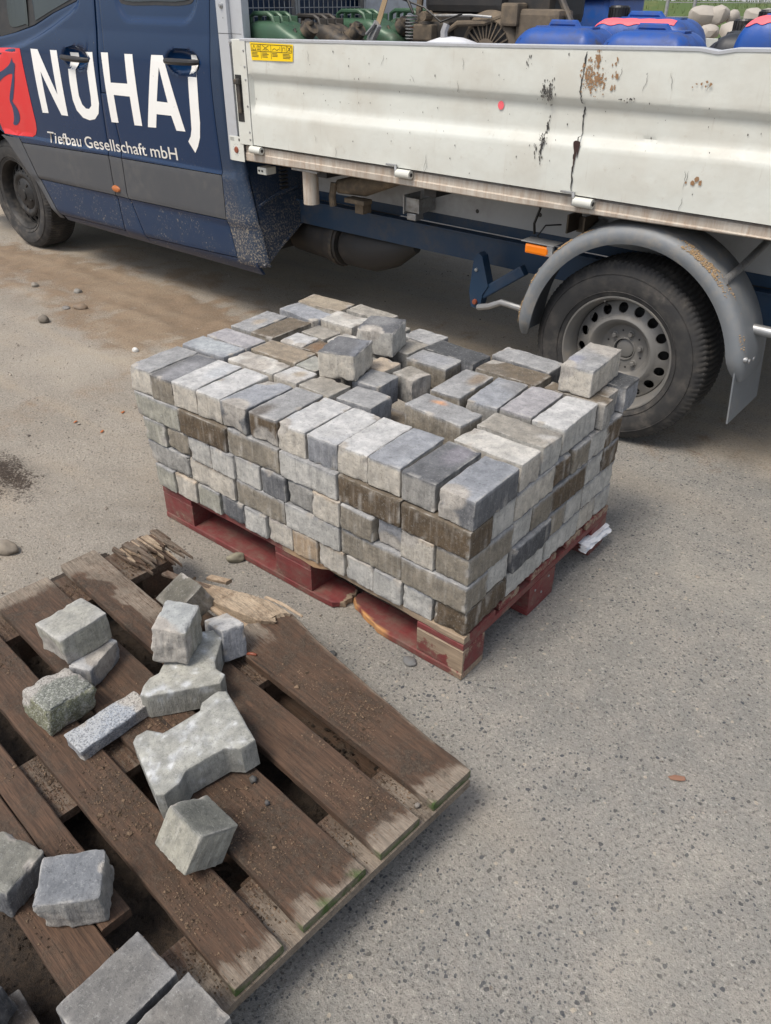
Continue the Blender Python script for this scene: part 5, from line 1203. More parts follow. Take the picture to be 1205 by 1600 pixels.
def sandspots():
    rs = np.random.RandomState(4); n = 11000; k = rs.uniform(0.02, .98, n); u = rs.uniform(-.066, -.03, n)
    t = np.pi * (1.015 - 1.005 * k); q = np.stack([k * 9, u * 25, 0 * k], 1); d = vnoise(q, 1.6, 3, 2) + .9 * np.exp(-((k - .70) / .10) ** 2) + .6 * np.exp(-((k - .18) / .04) ** 2) - .12
    keep = rs.rand(n) < sstep(.1, .9, d); k, u, t = k[keep], u[keep], t[keep]; dd = np.interp(u, [-.072, -.066, -.05, -.02], [-.012, .0045, .0140, .017])
    x = .045 + (.4265 + dd) * np.cos(t); z = .372 + (.432 + dd) * np.sin(t) + .012 * np.sin(t) * (np.sin(t) > 0)
    o = scatter_mesh('dried_mud', np.stack([x, u, z], 1), .0014 + .0030 * rs.rand(len(x)) ** 2, 'sandmud', 3, .5); o.parent = gd; o['kind'] = 'stuff'
MT['sandmud'] = mat_simple('dried_sandy_mud', (.36, .25, .14), .95, 0, .2)
sandspots()
mk('mud_flap', lambda bm: box(bm, .455, .461, -.055, .25, .235, .47, .002, Matrix.Translation((.47, 0, .4)) @ Matrix.Rotation(-.10, 4, 'Y') @ Matrix.Translation((-.47, 0, -.4))), 'fender', truck)
for z, y in ((.47, -.045), (.455, -.01), (.45, .035)):
    mk('bolt', lambda bm, z=z, y=y: lathe(bm, [(0, .486), (.007, .485), (.010, .480), (.010, .468)], 10, 'X', (0, y, z)), 'galv', truck, True)
mk('guard_strut', lambda bm: tube(bm, [(.350, -.045, .705), (.355, .08, .725), (.375, .30, .79)], .013, 12), 'galv', truck, True)
mk('guard_strut', lambda bm: tube(bm, [(-.335, -.02, .60), (-.30, .10, .66), (-.26, .30, .74)], .014, 12), 'fender', truck, True)
mk('rear_bar', lambda bm: tube(bm, [(.42, .05, .545), (.9, .05, .545)], .018, 12), 'galv', truck, True)

# --- dropside bed
def bz(s): return np.interp(s, [-1.3, -.35, .5, 1.40, 1.87], [1.374, 1.356, 1.338, 1.323, 1.315])
def bed_side():
    # cross-section: (z as fraction or offset from key heights, y)
    ss = np.linspace(-1.25, 1.835, 220); V = []; m = 0
    for s in ss:
        zt = float(bz(s)); z1 = float(np.interp(s, [-.3, 1.4], [1.203, 1.195])) ; z2 = z1 - .030; z3 = float(np.interp(s, [-.3, .5, 1.4], [1.098, 1.080, 1.066])); z4 = z3 - .034; zb_ = .904
        prof = [(zb_, -.062), (zb_, -.080), (zb_ + .03, -.0805), (.96, -.0815), (z4 - .012, -.0815), (z4, -.0805), (z4 + .008, -.0780), (z3 - .004, -.0640), (z3 + .006, -.0605), (z3 + .02, -.0600), ((z2 + z3) / 2, -.0605), (z2 - .018, -.0600), (z2 - .004, -.0605), (z2 + .006, -.0640), (z1 - .006, -.0780), (z1 + .004, -.0800), (z1 + .02, -.0808), ((z1 + zt) / 2, -.0812), (zt - .012, -.0812), (zt - .004, -.0810), (zt, -.0790), (zt, -.050)]
        e = sstep(1.835, 1.818, s)
        for z, y in prof:
            y2 = y if y < -.0795 else (-.081 * (1 - e) + y * e if z > zb_ + .001 and z < zt - .001 else y)
            V.append((-s, y2, z))
    V = np.array(V); m = len(prof)
    # dents and general waviness of the thin aluminium
    P = V.copy(); w = .0012 * vnoise(P * np.array([1, 0, 1]), 4, 3, 2) + .0004 * vnoise(P * np.array([1, 0, 1]), 14, 4)
    fr = (P[:, 1] < -.06)
    for s0, z0, r, d in ((1.44, .985, .05, .007), (1.36, .965, .035, .006), (.78, 1.30, .03, .004), (1.62, 1.21, .05, .003), (.55, 1.02, .05, .003), (-.02, 1.10, .05, .004), (-.2, 1.27, .08, .005), (-.35, .98, .10, .004), (.26, 1.0, .05, .004), (1.1, .96, .09, .004), (.9, 1.12, .06, .003)):
        w = w + d * np.exp(-(((P[:, 0] + s0) / r) ** 2 + ((P[:, 2] - z0) / (r * .8)) ** 2) * 1.5)
    V[:, 1] += w * fr
    V[:, 2] -= .008 * np.exp(-((P[:, 0] - .19) / .03) ** 2) * (P[:, 2] > 1.3)
    n = len(ss); F = [(i * m + k, (i + 1) * m + k, (i + 1) * m + k + 1, i * m + k + 1) for i in range(n - 1) for k in range(m - 1)]
    me = pydata('dropside_board', V, F); o = link('dropside_board', me, 'dropside', truck); me_auto(me, 30)
    return o
side = bed_side(); side['label'] = 'dented white dropside board facing the camera'
def bside_y(s, z):
    return -.0825 + 0 * np.asarray(s) + np.where((np.asarray(z) < 1.185) & (np.asarray(z) > 1.085), .0205, 0)
def rim_strip(bm):
    ss = np.linspace(-1.25, 1.87, 60); rows = []
    for s in ss:
        zt = float(bz(s)) - .008 * math.exp(-((-s - .19) / .03) ** 2); rows.append([bm.verts.new((-s, y, z)) for y, z in ((-.0835, zt - .005), (-.084, zt + .003), (-.080, zt + .0055), (-.052, zt + .0055), (-.048, zt + .001), (-.048, zt - .40))])
    for a, b in zip(rows, rows[1:]):
        for k in range(5): bm.faces.new((a[k], a[k + 1], b[k + 1], b[k]))
mk('top_rim', rim_strip, 'alu', side)
# end cap with the latch
def endcap(bm): box(bm, -1.925, -1.838, -.0835, -.045, .900, 1.3165, .003)
ec = mk('end_cap', endcap, 'dropside', side)
def latch(bm):
    box(bm, -1.918, -1.878, -.0855, -.082, .995, 1.182, .002)
mk('latch_recess', latch, 'blackplastic', ec)
mk('latch_lever', lambda bm: (box(bm, -1.909, -1.886, -.094, -.084, 1.03, 1.168, .004), box(bm, -1.916, -1.882, -.100, -.084, 1.145, 1.165, .003)), 'machine', ec)
for z in (1.275, 1.215, 1.165, 1.06, .955, .925): mk('rivet', lambda bm, z=z: lathe(bm, [(0, -.0865), (.004, -.086), (.0055, -.0835)], 10, 'Y', (-1.850, 0, z)), 'galv', ec, True)
# hinge rail
def rail(bm):
    box(bm, -1.90, 1.25, -.070, .02, .842, .893, .003)
r_ = mk('bed_rail', rail, 'rail', truck); 
for v in r_.data.vertices:
    s = -v.co.x
    if v.co.z < .86: v.co.z = float(np.interp(s, [-1.3, -.45, .45, 1.4, 1.9], [.866, .858, .842, .836, .826]))
# subdivided along its length so the lower edge can follow
def rail2(bm):
    ss = np.linspace(-1.25, 1.905, 40); rows = []
    for s in ss:
        zl = float(np.interp(s, [-1.3, -.45, .45, 1.4, 1.9], [.864, .858, .840, .836, .828])); rows.append([bm.verts.new((-s, y, z)) for y, z in ((.03, zl + .004), (-.066, zl), (-.071, zl + .004), (-.0715, .862), (-.066, .866), (-.066, .892), (-.05, .896), (.03, .896))])
    for a, b in zip(rows, rows[1:]):
        for k in range(7): bm.faces.new((a[k], b[k], b[k + 1], a[k + 1]))
    bm.faces.new(rows[0]); bm.faces.new(rows[-1][::-1])
bpy.data.objects.remove(r_)
r_ = mk('bed_rail', rail2, 'rail', truck)
for i, s in enumerate((1.815, .955, .165, -.75)):
    def hinge(bm, s=s): tube(bm, [(-s - .035, -.084, .884), (-s + .035, -.084, .884)], .0165, 14)
    hg = mk('hinge', hinge, 'dropside', truck, True)
    mk('hinge_pin', lambda bm, s=s: tube(bm, [(-s + .035, -.084, .884), (-s + .038, -.084, .884)], .007, 10), 'underdark', hg)
    if i: mk('hinge_arm', lambda bm, s=s: (box(bm, -s - .090, -s - .034, -.0905, -.0845, .908, .915, .001), tube(bm, [(-s - .040, -.088, .911), (-s - .036, -.092, .895), (-s - .036, -.090, .872)], .006, 8)), 'galv', hg)
# crack, tar and rust marks on the board
def mark(name, pts, w, mat, off=.0012, lab=None):
    def f(bm):
        rs = random.Random(len(pts)); pl = []
        for (a, b) in zip(pts, pts[1:]):
            for j in range(6): t = j / 6; pl.append((a[0] + (b[0] - a[0]) * t + rs.uniform(-.002, .002), a[1] + (b[1] - a[1]) * t))
        pl.append(pts[-1]); rows = []
        for i, (s, z) in enumerate(pl):
            ww = w * (.4 + .8 * rs.random()) * (1 if 0 < i < len(pl) - 1 else .2); y = float(bside_y(s, z)) - off
            rows.append([bm.verts.new((-s - ww, y, z)), bm.verts.new((-s + ww, y, z))])
        for a, b in zip(rows, rows[1:]): bm.faces.new((a[0], a[1], b[1], b[0]))
    return mk(name, f, mat, side)
mark('crack', [(.222, 1.334), (.226, 1.27), (.231, 1.224), (.218, 1.190), (.216, 1.182), (.216, 1.14), (.212, 1.088), (.217, 1.07), (.222, 1.03), (.222, .97), (.217, .906)], .0026, 'underdark')
MT['tar'] = mat_simple('brown_tar', (.035, .014, .012), .5, 0, .2)
drape('tar_blob', side, smooth_poly([(.205, 1.070), (.218, 1.075), (.230, 1.070), (.229, 1.055), (.224, 1.038), (.2235, 1.005), (.220, .985), (.2175, 1.01), (.214, 1.042), (.211, 1.02), (.207, 1.05)], 3), 'tar', .0018, .05, (), bside_y)
drape('paint_dot', side, [(.540 + .0125 * math.cos(t), 1.156 + .014 * math.sin(t)) for t in np.linspace(0, 6.1, 18)], 'pinkpaint', .0018, .05, (), lambda s, z: bside_y(s, z))
MT['scuff'] = mat_simple('black_scuff', (.03, .028, .027), .7, 0, .3, (.4, .38, .34), 200)
MT['rustspot'] = mat_simple('rust_patch', (.26, .145, .07), .8, 0, .5, (.42, .36, .28), 120)
rs = random.Random(12)
def specks(name, cs, cz, rs_, rz_, n, size, mat, elong=1.0):
    V, F = [], []
    for _ in range(n):
        s = rs.gauss(cs, rs_); z = rs.gauss(cz, rz_); y = float(bside_y(s, z)) - .0010 - rs.random() * .0003; k = rs.randint(5, 8); r = size * rs.uniform(.3, 1.3); b = len(V)
        for j in range(k):
            t = 2 * math.pi * j / k; q = r * rs.uniform(.5, 1.3); V.append((-s + q * math.cos(t), y, z + q * math.sin(t) * elong))
        F.append(tuple(range(b, b + k)))
    o = link(name, pydata(name, V, F), mat, side); o['kind'] = 'stuff'
specks('rust_marks', .195, 1.262, .016, .022, 150, .0032, 'rustspot', 1.3)
specks('rust_marks', .160, 1.258, .009, .010, 60, .003, 'rustspot', 1.0)
specks('rust_marks', .118, 1.268, .006, .020, 12, .004, 'rustspot', 2.0)
specks('rust_marks', .180, 1.315, .004, .010, 30, .003, 'rustspot', 1.5)
specks('rust_marks', -.205, .992, .02, .012, 5, .007, 'rustspot', 1.2)
specks('rust_marks', -.17, 1.262, .012, .010, 6, .005, 'rustspot', 1.0)
specks('scuff_marks', .362, 1.208, .005, .017, 60, .0018, 'scuff', 2.4); specks('scuff_marks', .340, 1.208, .006, .017, 80, .0019, 'scuff', 2.4)
specks('scuff_marks', .345, 1.11, .003, .012, 14, .003, 'scuff', 1.9); specks('scuff_marks', .348, 1.068, .007, .010, 60, .0019, 'scuff', 2.0); specks('scuff_marks', .352, 1.035, .004, .022, 50, .0018, 'scuff', 3.0); specks('scuff_marks', .375, 1.03, .003, .014, 8, .002, 'scuff', 3.0)
specks('scuff_marks', .060, 1.206, .012, .004, 16, .0025, 'scuff', 1.0); specks('scuff_marks', .43, 1.292, .008, .012, 10, .002, 'scuff', 2.5); specks('scuff_marks', .7, 1.15, 1.0, .12, 150, .0016, 'scuff', 2.2)
# faint long scratches
for k in range(16):
    s = rs.uniform(-.4, 1.7); z = rs.choice([rs.uniform(1.22, 1.30), rs.uniform(.93, 1.03)]); L = rs.uniform(.02, .07); mark('scratch', [(s, z), (s + rs.uniform(-.02, .02), z - L)], .0007, 'scuff')
# yellow sticker with pictograms
def sby(s, z): return bside_y(s, z) - .0003
st = drape('warning_sticker', side, [(1.805, 1.3085), (1.545, 1.3075), (1.550, 1.2465), (1.800, 1.2420)], 'yellow', .0012, .1, (), sby)
def stp(pts, w=.0011):
    def f(bm):
        for (a, b) in pts:
            d = (Vector(b) - Vector(a)); L = d.length; d.normalize(); n = Vector((-d.y, d.x)) * w; q = [Vector(a) + n, Vector(b) + n, Vector(b) - n, Vector(a) - n]
            bm.faces.new([bm.verts.new((-p.x, -.0845, p.y)) for p in q])
    return f
L_ = []
for s0, s1, z0, z1 in ((1.797, 1.553, 1.302, 1.277),): L_ += [((s0, z0), (s1, z0)), ((s0, z1), (s1, z1)), ((s0, z0), (s0, z1)), ((s1, z0), (s1, z1))]
for s in (1.738, 1.676, 1.612, 1.582): L_ += [((s, 1.302), (s, 1.277 if s in (1.612, 1.582) else 1.25))]
L_ += [((1.790, 1.281), (1.780, 1.298)), ((1.780, 1.298), (1.768, 1.281)), ((1.790, 1.281), (1.768, 1.281)), ((1.760, 1.282), (1.744, 1.282)), ((1.760, 1.296), (1.744, 1.296)), ((1.760, 1.282), (1.760, 1.296)), ((1.752, 1.282), (1.752, 1.297)), ((1.744, 1.282), (1.744, 1.296)),
       ((1.728, 1.281), (1.690, 1.299)), ((1.728, 1.299), (1.690, 1.281)), ((1.715, 1.283), (1.700, 1.283)), ((1.668, 1.283), (1.655, 1.290)), ((1.655, 1.290), (1.640, 1.283)), ((1.640, 1.283), (1.628, 1.289)), ((1.622, 1.283), (1.622, 1.297)), ((1.606, 1.281), (1.606, 1.294)), ((1.592, 1.281), (1.592, 1.294)), ((1.606, 1.294), (1.592, 1.294)), ((1.578, 1.281), (1.556, 1.299)), ((1.578, 1.299), (1.556, 1.281)), ((1.567, 1.281), (1.567, 1.296))]
for z in (1.2715, 1.2665, 1.2615, 1.2565):
    for a, b in ((1.795, 1.750), (1.732, 1.690), (1.670, 1.630), (1.606, 1.560)):
        if (a, z) in ((1.670, 1.2565),): continue
        L_.append(((a, z), (b + rs.uniform(0, .012), z)))
mk('pictogram_print', stp(L_), 'ink', st)
# corner stake and headboard
def stake(bm):
    box(bm, -2.012, -1.945, -.078, -.010, .824, 1.95, .003)
sk = mk('corner_stake', stake, 'alu', truck)
mk('stake_plate', lambda bm: box(bm, -1.998, -1.905, -.0815, -.0782, .824, .930, .001), 'dropside', sk)
mk('reflector', lambda bm: lathe(bm, [(0, -.0865), (.012, -.086), (.0145, -.0815)], 20, 'Y', (-1.955, 0, .872)), 'rust', sk, True)
def dots(bm):
    for k in range(12):
        t = 2 * math.pi * k / 12; lathe(bm, [(0, -.0822), (.0012, -.0822)], 5, 'Y', (-1.955 + .022 * math.cos(t), 0, .872 + .026 * math.sin(t)))
    for z in (.921, .916, .911): box(bm, -1.992, -1.965, -.0822, -.0816, z, z + .0015)
    box(bm, -1.935, -1.925, -.0822, -.0816, .911, .922)
mk('plate_print', dots, 'scuff', sk)
for z in (1.438, 1.305): mk('bolt', lambda bm, z=z: lathe(bm, [(0, -.089), (.007, -.088), (.009, -.083), (.012, -.082), (.012, -.078)], 10, 'Y', (-1.975 if z > 1.4 else -1.93, 0, z)), 'galv', sk, True)
mk('stake_seam', lambda bm: box(bm, -2.0125, -1.86, -.0787, -.078, 1.3345, 1.3365), 'underdark', sk)
mk('inner_stake', lambda bm: box(bm, -1.944, -1.868, -.060, -.018, 1.30, 1.95, .002), 'alu', truck)
hb = bpy.data.objects.new('headboard', None); S.collection.objects.link(hb); hb.parent = truck
def grille(bm, y0, y1):
    for y in np.arange(y0, y1, .032): tube(bm, [(-1.955, y, .95), (-1.955, y, 1.90)], .0022, 5, False)
    for z in np.arange(.98, 1.90, .032): tube(bm, [(-1.951, y0, z), (-1.951, y1, z)], .0022, 5, False)
mk('wire_mesh', lambda bm: grille(bm, -.01, .33), 'galv', hb, True); mk('wire_mesh', lambda bm: grille(bm, .375, .80), 'galv', hb, True)
for y in (.34, .355, .82, 1.5): mk('frame_bar', lambda bm, y=y: box(bm, -1.975, -1.945, y, y + .012, .92, 1.92, .001), 'galv', hb)
mk('rear_panel', lambda bm: box(bm, -1.97, -1.95, .84, 1.95, .92, 1.92), 'alu', hb)
def bed(bm):
    box(bm, -1.94, 1.25, -.045, 1.98, .898, .915); 
mk('bed_floor', bed, 'machine', truck)
mk('far_board', lambda bm: box(bm, -1.94, 1.25, 1.98, 2.005, .905, 1.30, .002), 'dropside', truck)['label'] = 'dropside board on the far side'
# --- chassis
mk('frame_rail', lambda bm: (box(bm, -1.93, 2.0, .285, .300, .485, .600, .002), box(bm, -1.93, 2.0, .262, .315, .600, .606, .001), box(bm, -1.93, 2.0, .330, .345, .606, .66)), 'underblue', truck)
mk('upper_rail', lambda bm: box(bm, -1.93, 2.0, .318, .330, .650, .840, .002), 'railwhite', truck)
for s, z in ((1.46, .70), (1.25, .695), (.86, .69), (1.02, .78), (.55, .72)): mk('rail_hole', lambda bm, s=s, z=z: lathe(bm, [(0, .3165), (.009, .3165)], 12, 'Y', (-s, 0, z)), 'blackplastic', truck)
mk('lower_frame', lambda bm: box(bm, -4.0, 2.0, 1.35, 1.42, .42, .62), 'underdark', truck)
mk('frame_floor', lambda bm: box(bm, -1.93, 2.0, .34, 1.5, .78, .84), 'underdark', truck)
def cross(bm):
    for x in (-1.5, -.9, .5, 1.0): box(bm, x, x + .06, -.02, .33, .80, .895, .002)
mk('cross_member', cross, 'underdark', truck)
mk('round_post', lambda bm: (tube(bm, [(-1.56, .0, .675), (-1.56, .0, .85)], .036, 24)), 'rail', truck, True)
mk('post_flange', lambda bm: box(bm, -1.64, -1.48, -.04, .05, .816, .826, .002), 'galv', truck)
mk('junction_box', lambda bm: box(bm, -1.875, -1.815, -.035, .03, .770, .802, .004), 'dropside', truck)
mk('junction_box_hole', lambda bm: (box(bm, -1.866, -1.856, -.0365, -.035, .782, .79), box(bm, -1.846, -1.836, -.0365, -.035, .782, .79)), 'underdark', truck)
mk('air_tank_bracket', lambda bm: (tube(bm, [(-1.50, .08, .66), (-1.505, .08, .70), (-1.50, .09, .76)], .016, 10), tube(bm, [(-1.50, .12, .74), (-1.36, .15, .76), (-1.18, .20, .80)], [.03, .05, .02], 12), box(bm, -1.45, -1.33, .10, .16, .68, .70, .003), box(bm, -1.42, -1.37, .14, .2, .63, .69, .003)), 'muddy', truck, True)
mk('angle_bracket', lambda bm: (box(bm, -1.175, -1.085, .20, .206, .665, .725, .001), box(bm, -1.175, -1.169, .19, .31, .655, .735, .001), box(bm, -1.091, -1.085, .19, .31, .665, .725, .001), box(bm, -1.16, -1.11, .2, .26, .63, .66, .004)), 'galv', truck)
mk('angle_bracket', lambda bm: (box(bm, -.36, -.352, .19, .30, .70, .77, .001), box(bm, -.29, -.282, .19, .30, .69, .77, .001), box(bm, -.36, -.282, .28, .29, .69, .75, .001)), 'muddy', truck)
mk('brake_hose', lambda bm: tube(bm, [(-.62, .27, .80), (-.55, .27, .80), (-.52, .26, .76), (-.535, .25, .70), (-.53, .25, .66)], .006, 6), 'blackplastic', truck, True)
mk('cable', lambda bm: tube(bm, [(-.36, .15, .74), (-.40, .1, .74), (-.42, .08, .70), (-.385, .06, .69)], .003, 6), 'blackplastic', truck, True)
# exhaust and tank below the frame
def tank(bm):
    tube(bm, [(-2.05, .42, .40), (-1.80, .40, .40), (-1.76, .40, .40)], [.10, .105, .10], 20); tube(bm, [(-1.78, .40, .40), (-1.74, .40, .40), (-1.70, .40, .40)], [.115, .12, .115], 20)
    tube(bm, [(-1.70, .40, .405), (-1.66, .40, .40), (-1.50, .40, .40), (-1.38, .40, .425), (-1.25, .40, .455)], [.085, .11, .11, .09, .03], 20)
mk('exhaust_silencer', tank, 'underdark', truck, True)
mk('strap_band', lambda bm: (tube(bm, [(-1.735, .40, .40), (-1.715, .40, .40)], .124, 24)), 'machine', truck, True)
# stowed supporting leg
def leg(bm):
    P = [(-.745, .14, .335), (-.70, .14, .335), (-.69, .14, .40), (-.665, .14, .44), (-.705, .14, .56), (-.725, .14, .57), (-.745, .14, .55), (-.76, .14, .40)]
    a = [bm.verts.new(p) for p in P]; b = [bm.verts.new((p[0], p[1] + .045, p[2])) for p in P]; bm.faces.new(a); bm.faces.new(b[::-1])
    for i in range(len(a)): bm.faces.new((a[i], b[i], b[(i + 1) % len(a)], a[(i + 1) % len(a)]))
lg2 = mk('support_bracket', leg, 'underblue', truck)
mk('support_arm', lambda bm: box(bm, -.0, .24, -.02, .02, -.022, .022, .006, Matrix.Translation((-.705, .165, .395)) @ Matrix.Rotation(-.62, 4, 'Y')), 'underblue', truck)
mk('bolt', lambda bm: lathe(bm, [(0, .128), (.010, .129), (.012, .134), (.012, .14)], 10, 'Y', (-.724, 0, .362)), 'rust', lg2, True)
mk('bolt', lambda bm: lathe(bm, [(0, .132), (.007, .133), (.008, .14)], 10, 'Y', (-.728, 0, .50)), 'galv', lg2, True)
mk('bent_rod', lambda bm: tube(bm, [(-.70, .13, .345), (-.64, .12, .365), (-.58, .12, .395), (-.48, .12, .39), (-.40, .12, .38)], .013, 10), 'galv', truck, True)
# orange side marker
ml = mk('side_marker_lamp', lambda bm: box(bm, -.408, -.300, -.030, -.012, .662, .698, .008), 'orange', truck)
mk('lamp_bracket', lambda bm: (box(bm, -.425, -.285, -.032, .04, .703, .707, .001), box(bm, -.315, -.290, -.030, -.015, .665, .705, .001)), 'galv', ml)
mk('bolt', lambda bm: lathe(bm, [(0, -.038), (.009, -.037), (.009, -.03)], 10, 'Y', (-.292, 0, .672)), 'galv', ml)

# ------------------------------------------------------------------ cargo on the bed
def tl(x, y, z): return TMX @ Vector((x, y, z))
def rbox_mesh(name, d, r, step=.02, taper=None, seed=1, bend=None):
    ax = [axis_lines(k / 2, r, step) for k in d]; I, J, K, F = surf_topo(*[len(a) for a in ax]); P = np.stack([ax[0][I], ax[1][J], ax[2][K]], 1); h = np.array(d) / 2
    q = np.clip(P, -(h - r), h - r); dd = P - q; L = np.linalg.norm(dd, axis=1, keepdims=True); Q = q + dd / np.maximum(L, 1e-9) * r
    if bend: Q = bend(Q, h)
    me = pydata(name, Q, F); me.shade_smooth(); return me
def thing_at(name, x, y, z, rz, label, cat, group=None):
    p = tl(x, y, z); return empty(name, p, TA + rz, label, cat, group)
G_J = 'green steel jerrycans behind the headboard'
def jerry(s0, s1, y0, z0, zt, label, mat='green', rz=0.0, capdir=1):
    w = s0 - s1; t = thing_at('jerrycan', -(s0 + s1) / 2, y0 + .08, z0, rz, label, 'jerrycan', G_J); H = zt - z0
    def bend(Q, h):
        u = Q[:, 0] / h[0]; m = Q[:, 2] > h[2] * .55; Q[:, 2] -= m * np.clip(u - .15, 0, 1) * .075
        Q[:, 2] -= m * np.clip(-u - .72, 0, 1) * .05
        # pressed X on the side
        for sgn in (-1, 1):
            dia = np.abs(Q[:, 0] / h[0] - sgn * Q[:, 2] / h[2]) ; Q[:, 1] *= 1 - .06 * np.exp(-(dia / .12) ** 2) * (np.abs(Q[:, 1]) > h[1] * .8)
        return Q
    me = rbox_mesh('can_body', (w, .16, H - .035), .035, .016, bend=bend); o = link('can_body', me, mat, t); o.location = (0, 0, (H - .035) / 2)
    for dy in (-.052, 0, .052):
        def hd(bm, dy=dy): tube(bm, [(-w * .46, dy, H - .075), (-w * .45, dy, H - .02), (-w * .38, dy, H - .008), (-w * .12, dy, H - .008), (-w * .04, dy, H - .02), (0, dy, H - .055)], .0095, 8)
        mk('carry_handle', hd, mat, t, True)
    def web(bm):
        for dy in (-.052, 0, .052): box(bm, -w * .06, w * .10, dy - .004, dy + .004, H - .075, H - .016, .003)
    mk('handle_web', web, mat, t)
    sp = mk('spout', lambda bm: tube(bm, [(w * .28, 0, H - .10), (w * .44, 0, H - .065)], [.034, .03], 16), mat, t, True)
    mk('spout_cap', lambda bm: (tube(bm, [(w * .42, 0, H - .072), (w * .50, 0, H - .05)], [.036, .034], 16), box(bm, w * .36, w * .52, -.012, .012, H - .046, H - .032, .003), tube(bm, [(w * .30, -.036, H - .06), (w * .34, -.036, H - .09), (w * .42, -.036, H - .10)], .006, 6)), 'machine', sp, True)
jerry(1.925, 1.595, .000, .915, 1.418, 'green jerrycan nearest the headboard with its handle end towards the cab', rz=0)
jerry(1.86, 1.50, .20, .915, 1.408, 'grimy bluish grey jerrycan wedged behind the nearest green one', 'machine')
jerry(1.80, 1.42, .42, .915, 1.425, 'green jerrycan standing third from the camera against the mesh')
jerry(1.63, 1.27, .60, .915, 1.428, 'green jerrycan farthest from the headboard with its cap at the right')
# ratchet strap
def strap():
    t = thing_at('ratchet_strap', -1.38, .25, 1.33, 0, 'beige lashing strap with a steel ratchet leaning over the green cans', 'strap')
    a = Vector((0, 0, 0)); 
    mk('webbing', lambda bm: box(bm, -.003, .38, -.018, .018, -.0015, .0015, 0, Matrix.Translation((.0, 0, .03)) @ Matrix.Rotation(-1.15, 4, 'Y') @ Matrix.Rotation(1.2, 4, 'X')), 'strap', t)
    mk('ratchet', lambda bm: (box(bm, -.05, .035, -.022, .022, -.008, .012, .004, Matrix.Translation((-.0, -.01, .02)) @ Matrix.Rotation(-1.0, 4, 'Y') @ Matrix.Rotation(1.2, 4, 'X')), tube(bm, [(-.03, -.03, .01), (.02, -.03, .05)], .007, 8)), 'galv', t, True)
strap()
mk_th = lambda name, fn, mat, label, cat, x, y, z, smooth=True, group=None: tag(_place(mk(name, fn, mat, None, smooth), x, y, z), label, cat, group)
def _place(o, x, y, z): o.location = tl(x, y, z); o.rotation_euler = (0, 0, TA); return o
mk_th('blue_pole', lambda bm: tube(bm, [(0, 0, 0), (.03, 0, 1.1)], .019, 14), 'poleblue', 'blue pole standing between the headboard and the grey post', 'pole', -1.55, .88, .915)
mk_th('grey_post', lambda bm: tube(bm, [(0, 0, 0), (0, 0, 1.2)], .048, 20), 'polegrey', 'thick grey round post standing left of the dirty machine', 'post', -1.43, .90, .915)
def dome(bm): lathe(bm, [(0, .105), (.05, .10), (.10, .085), (.14, .055), (.155, .02), (.155, -.3)], 32, 'Z')
tb = thing_at('white_tub', -1.00, .26, 1.238, 0, 'white domed tub with a grey bracket showing above the board', 'tub'); mk('tub_body', dome, 'film', tb, True)
mk('bracket', lambda bm: (tube(bm, [(-.01, -.03, .05), (-.015, -.03, .12), (-.01, -.02, .145)], .014, 8)), 'polegrey', tb, True)
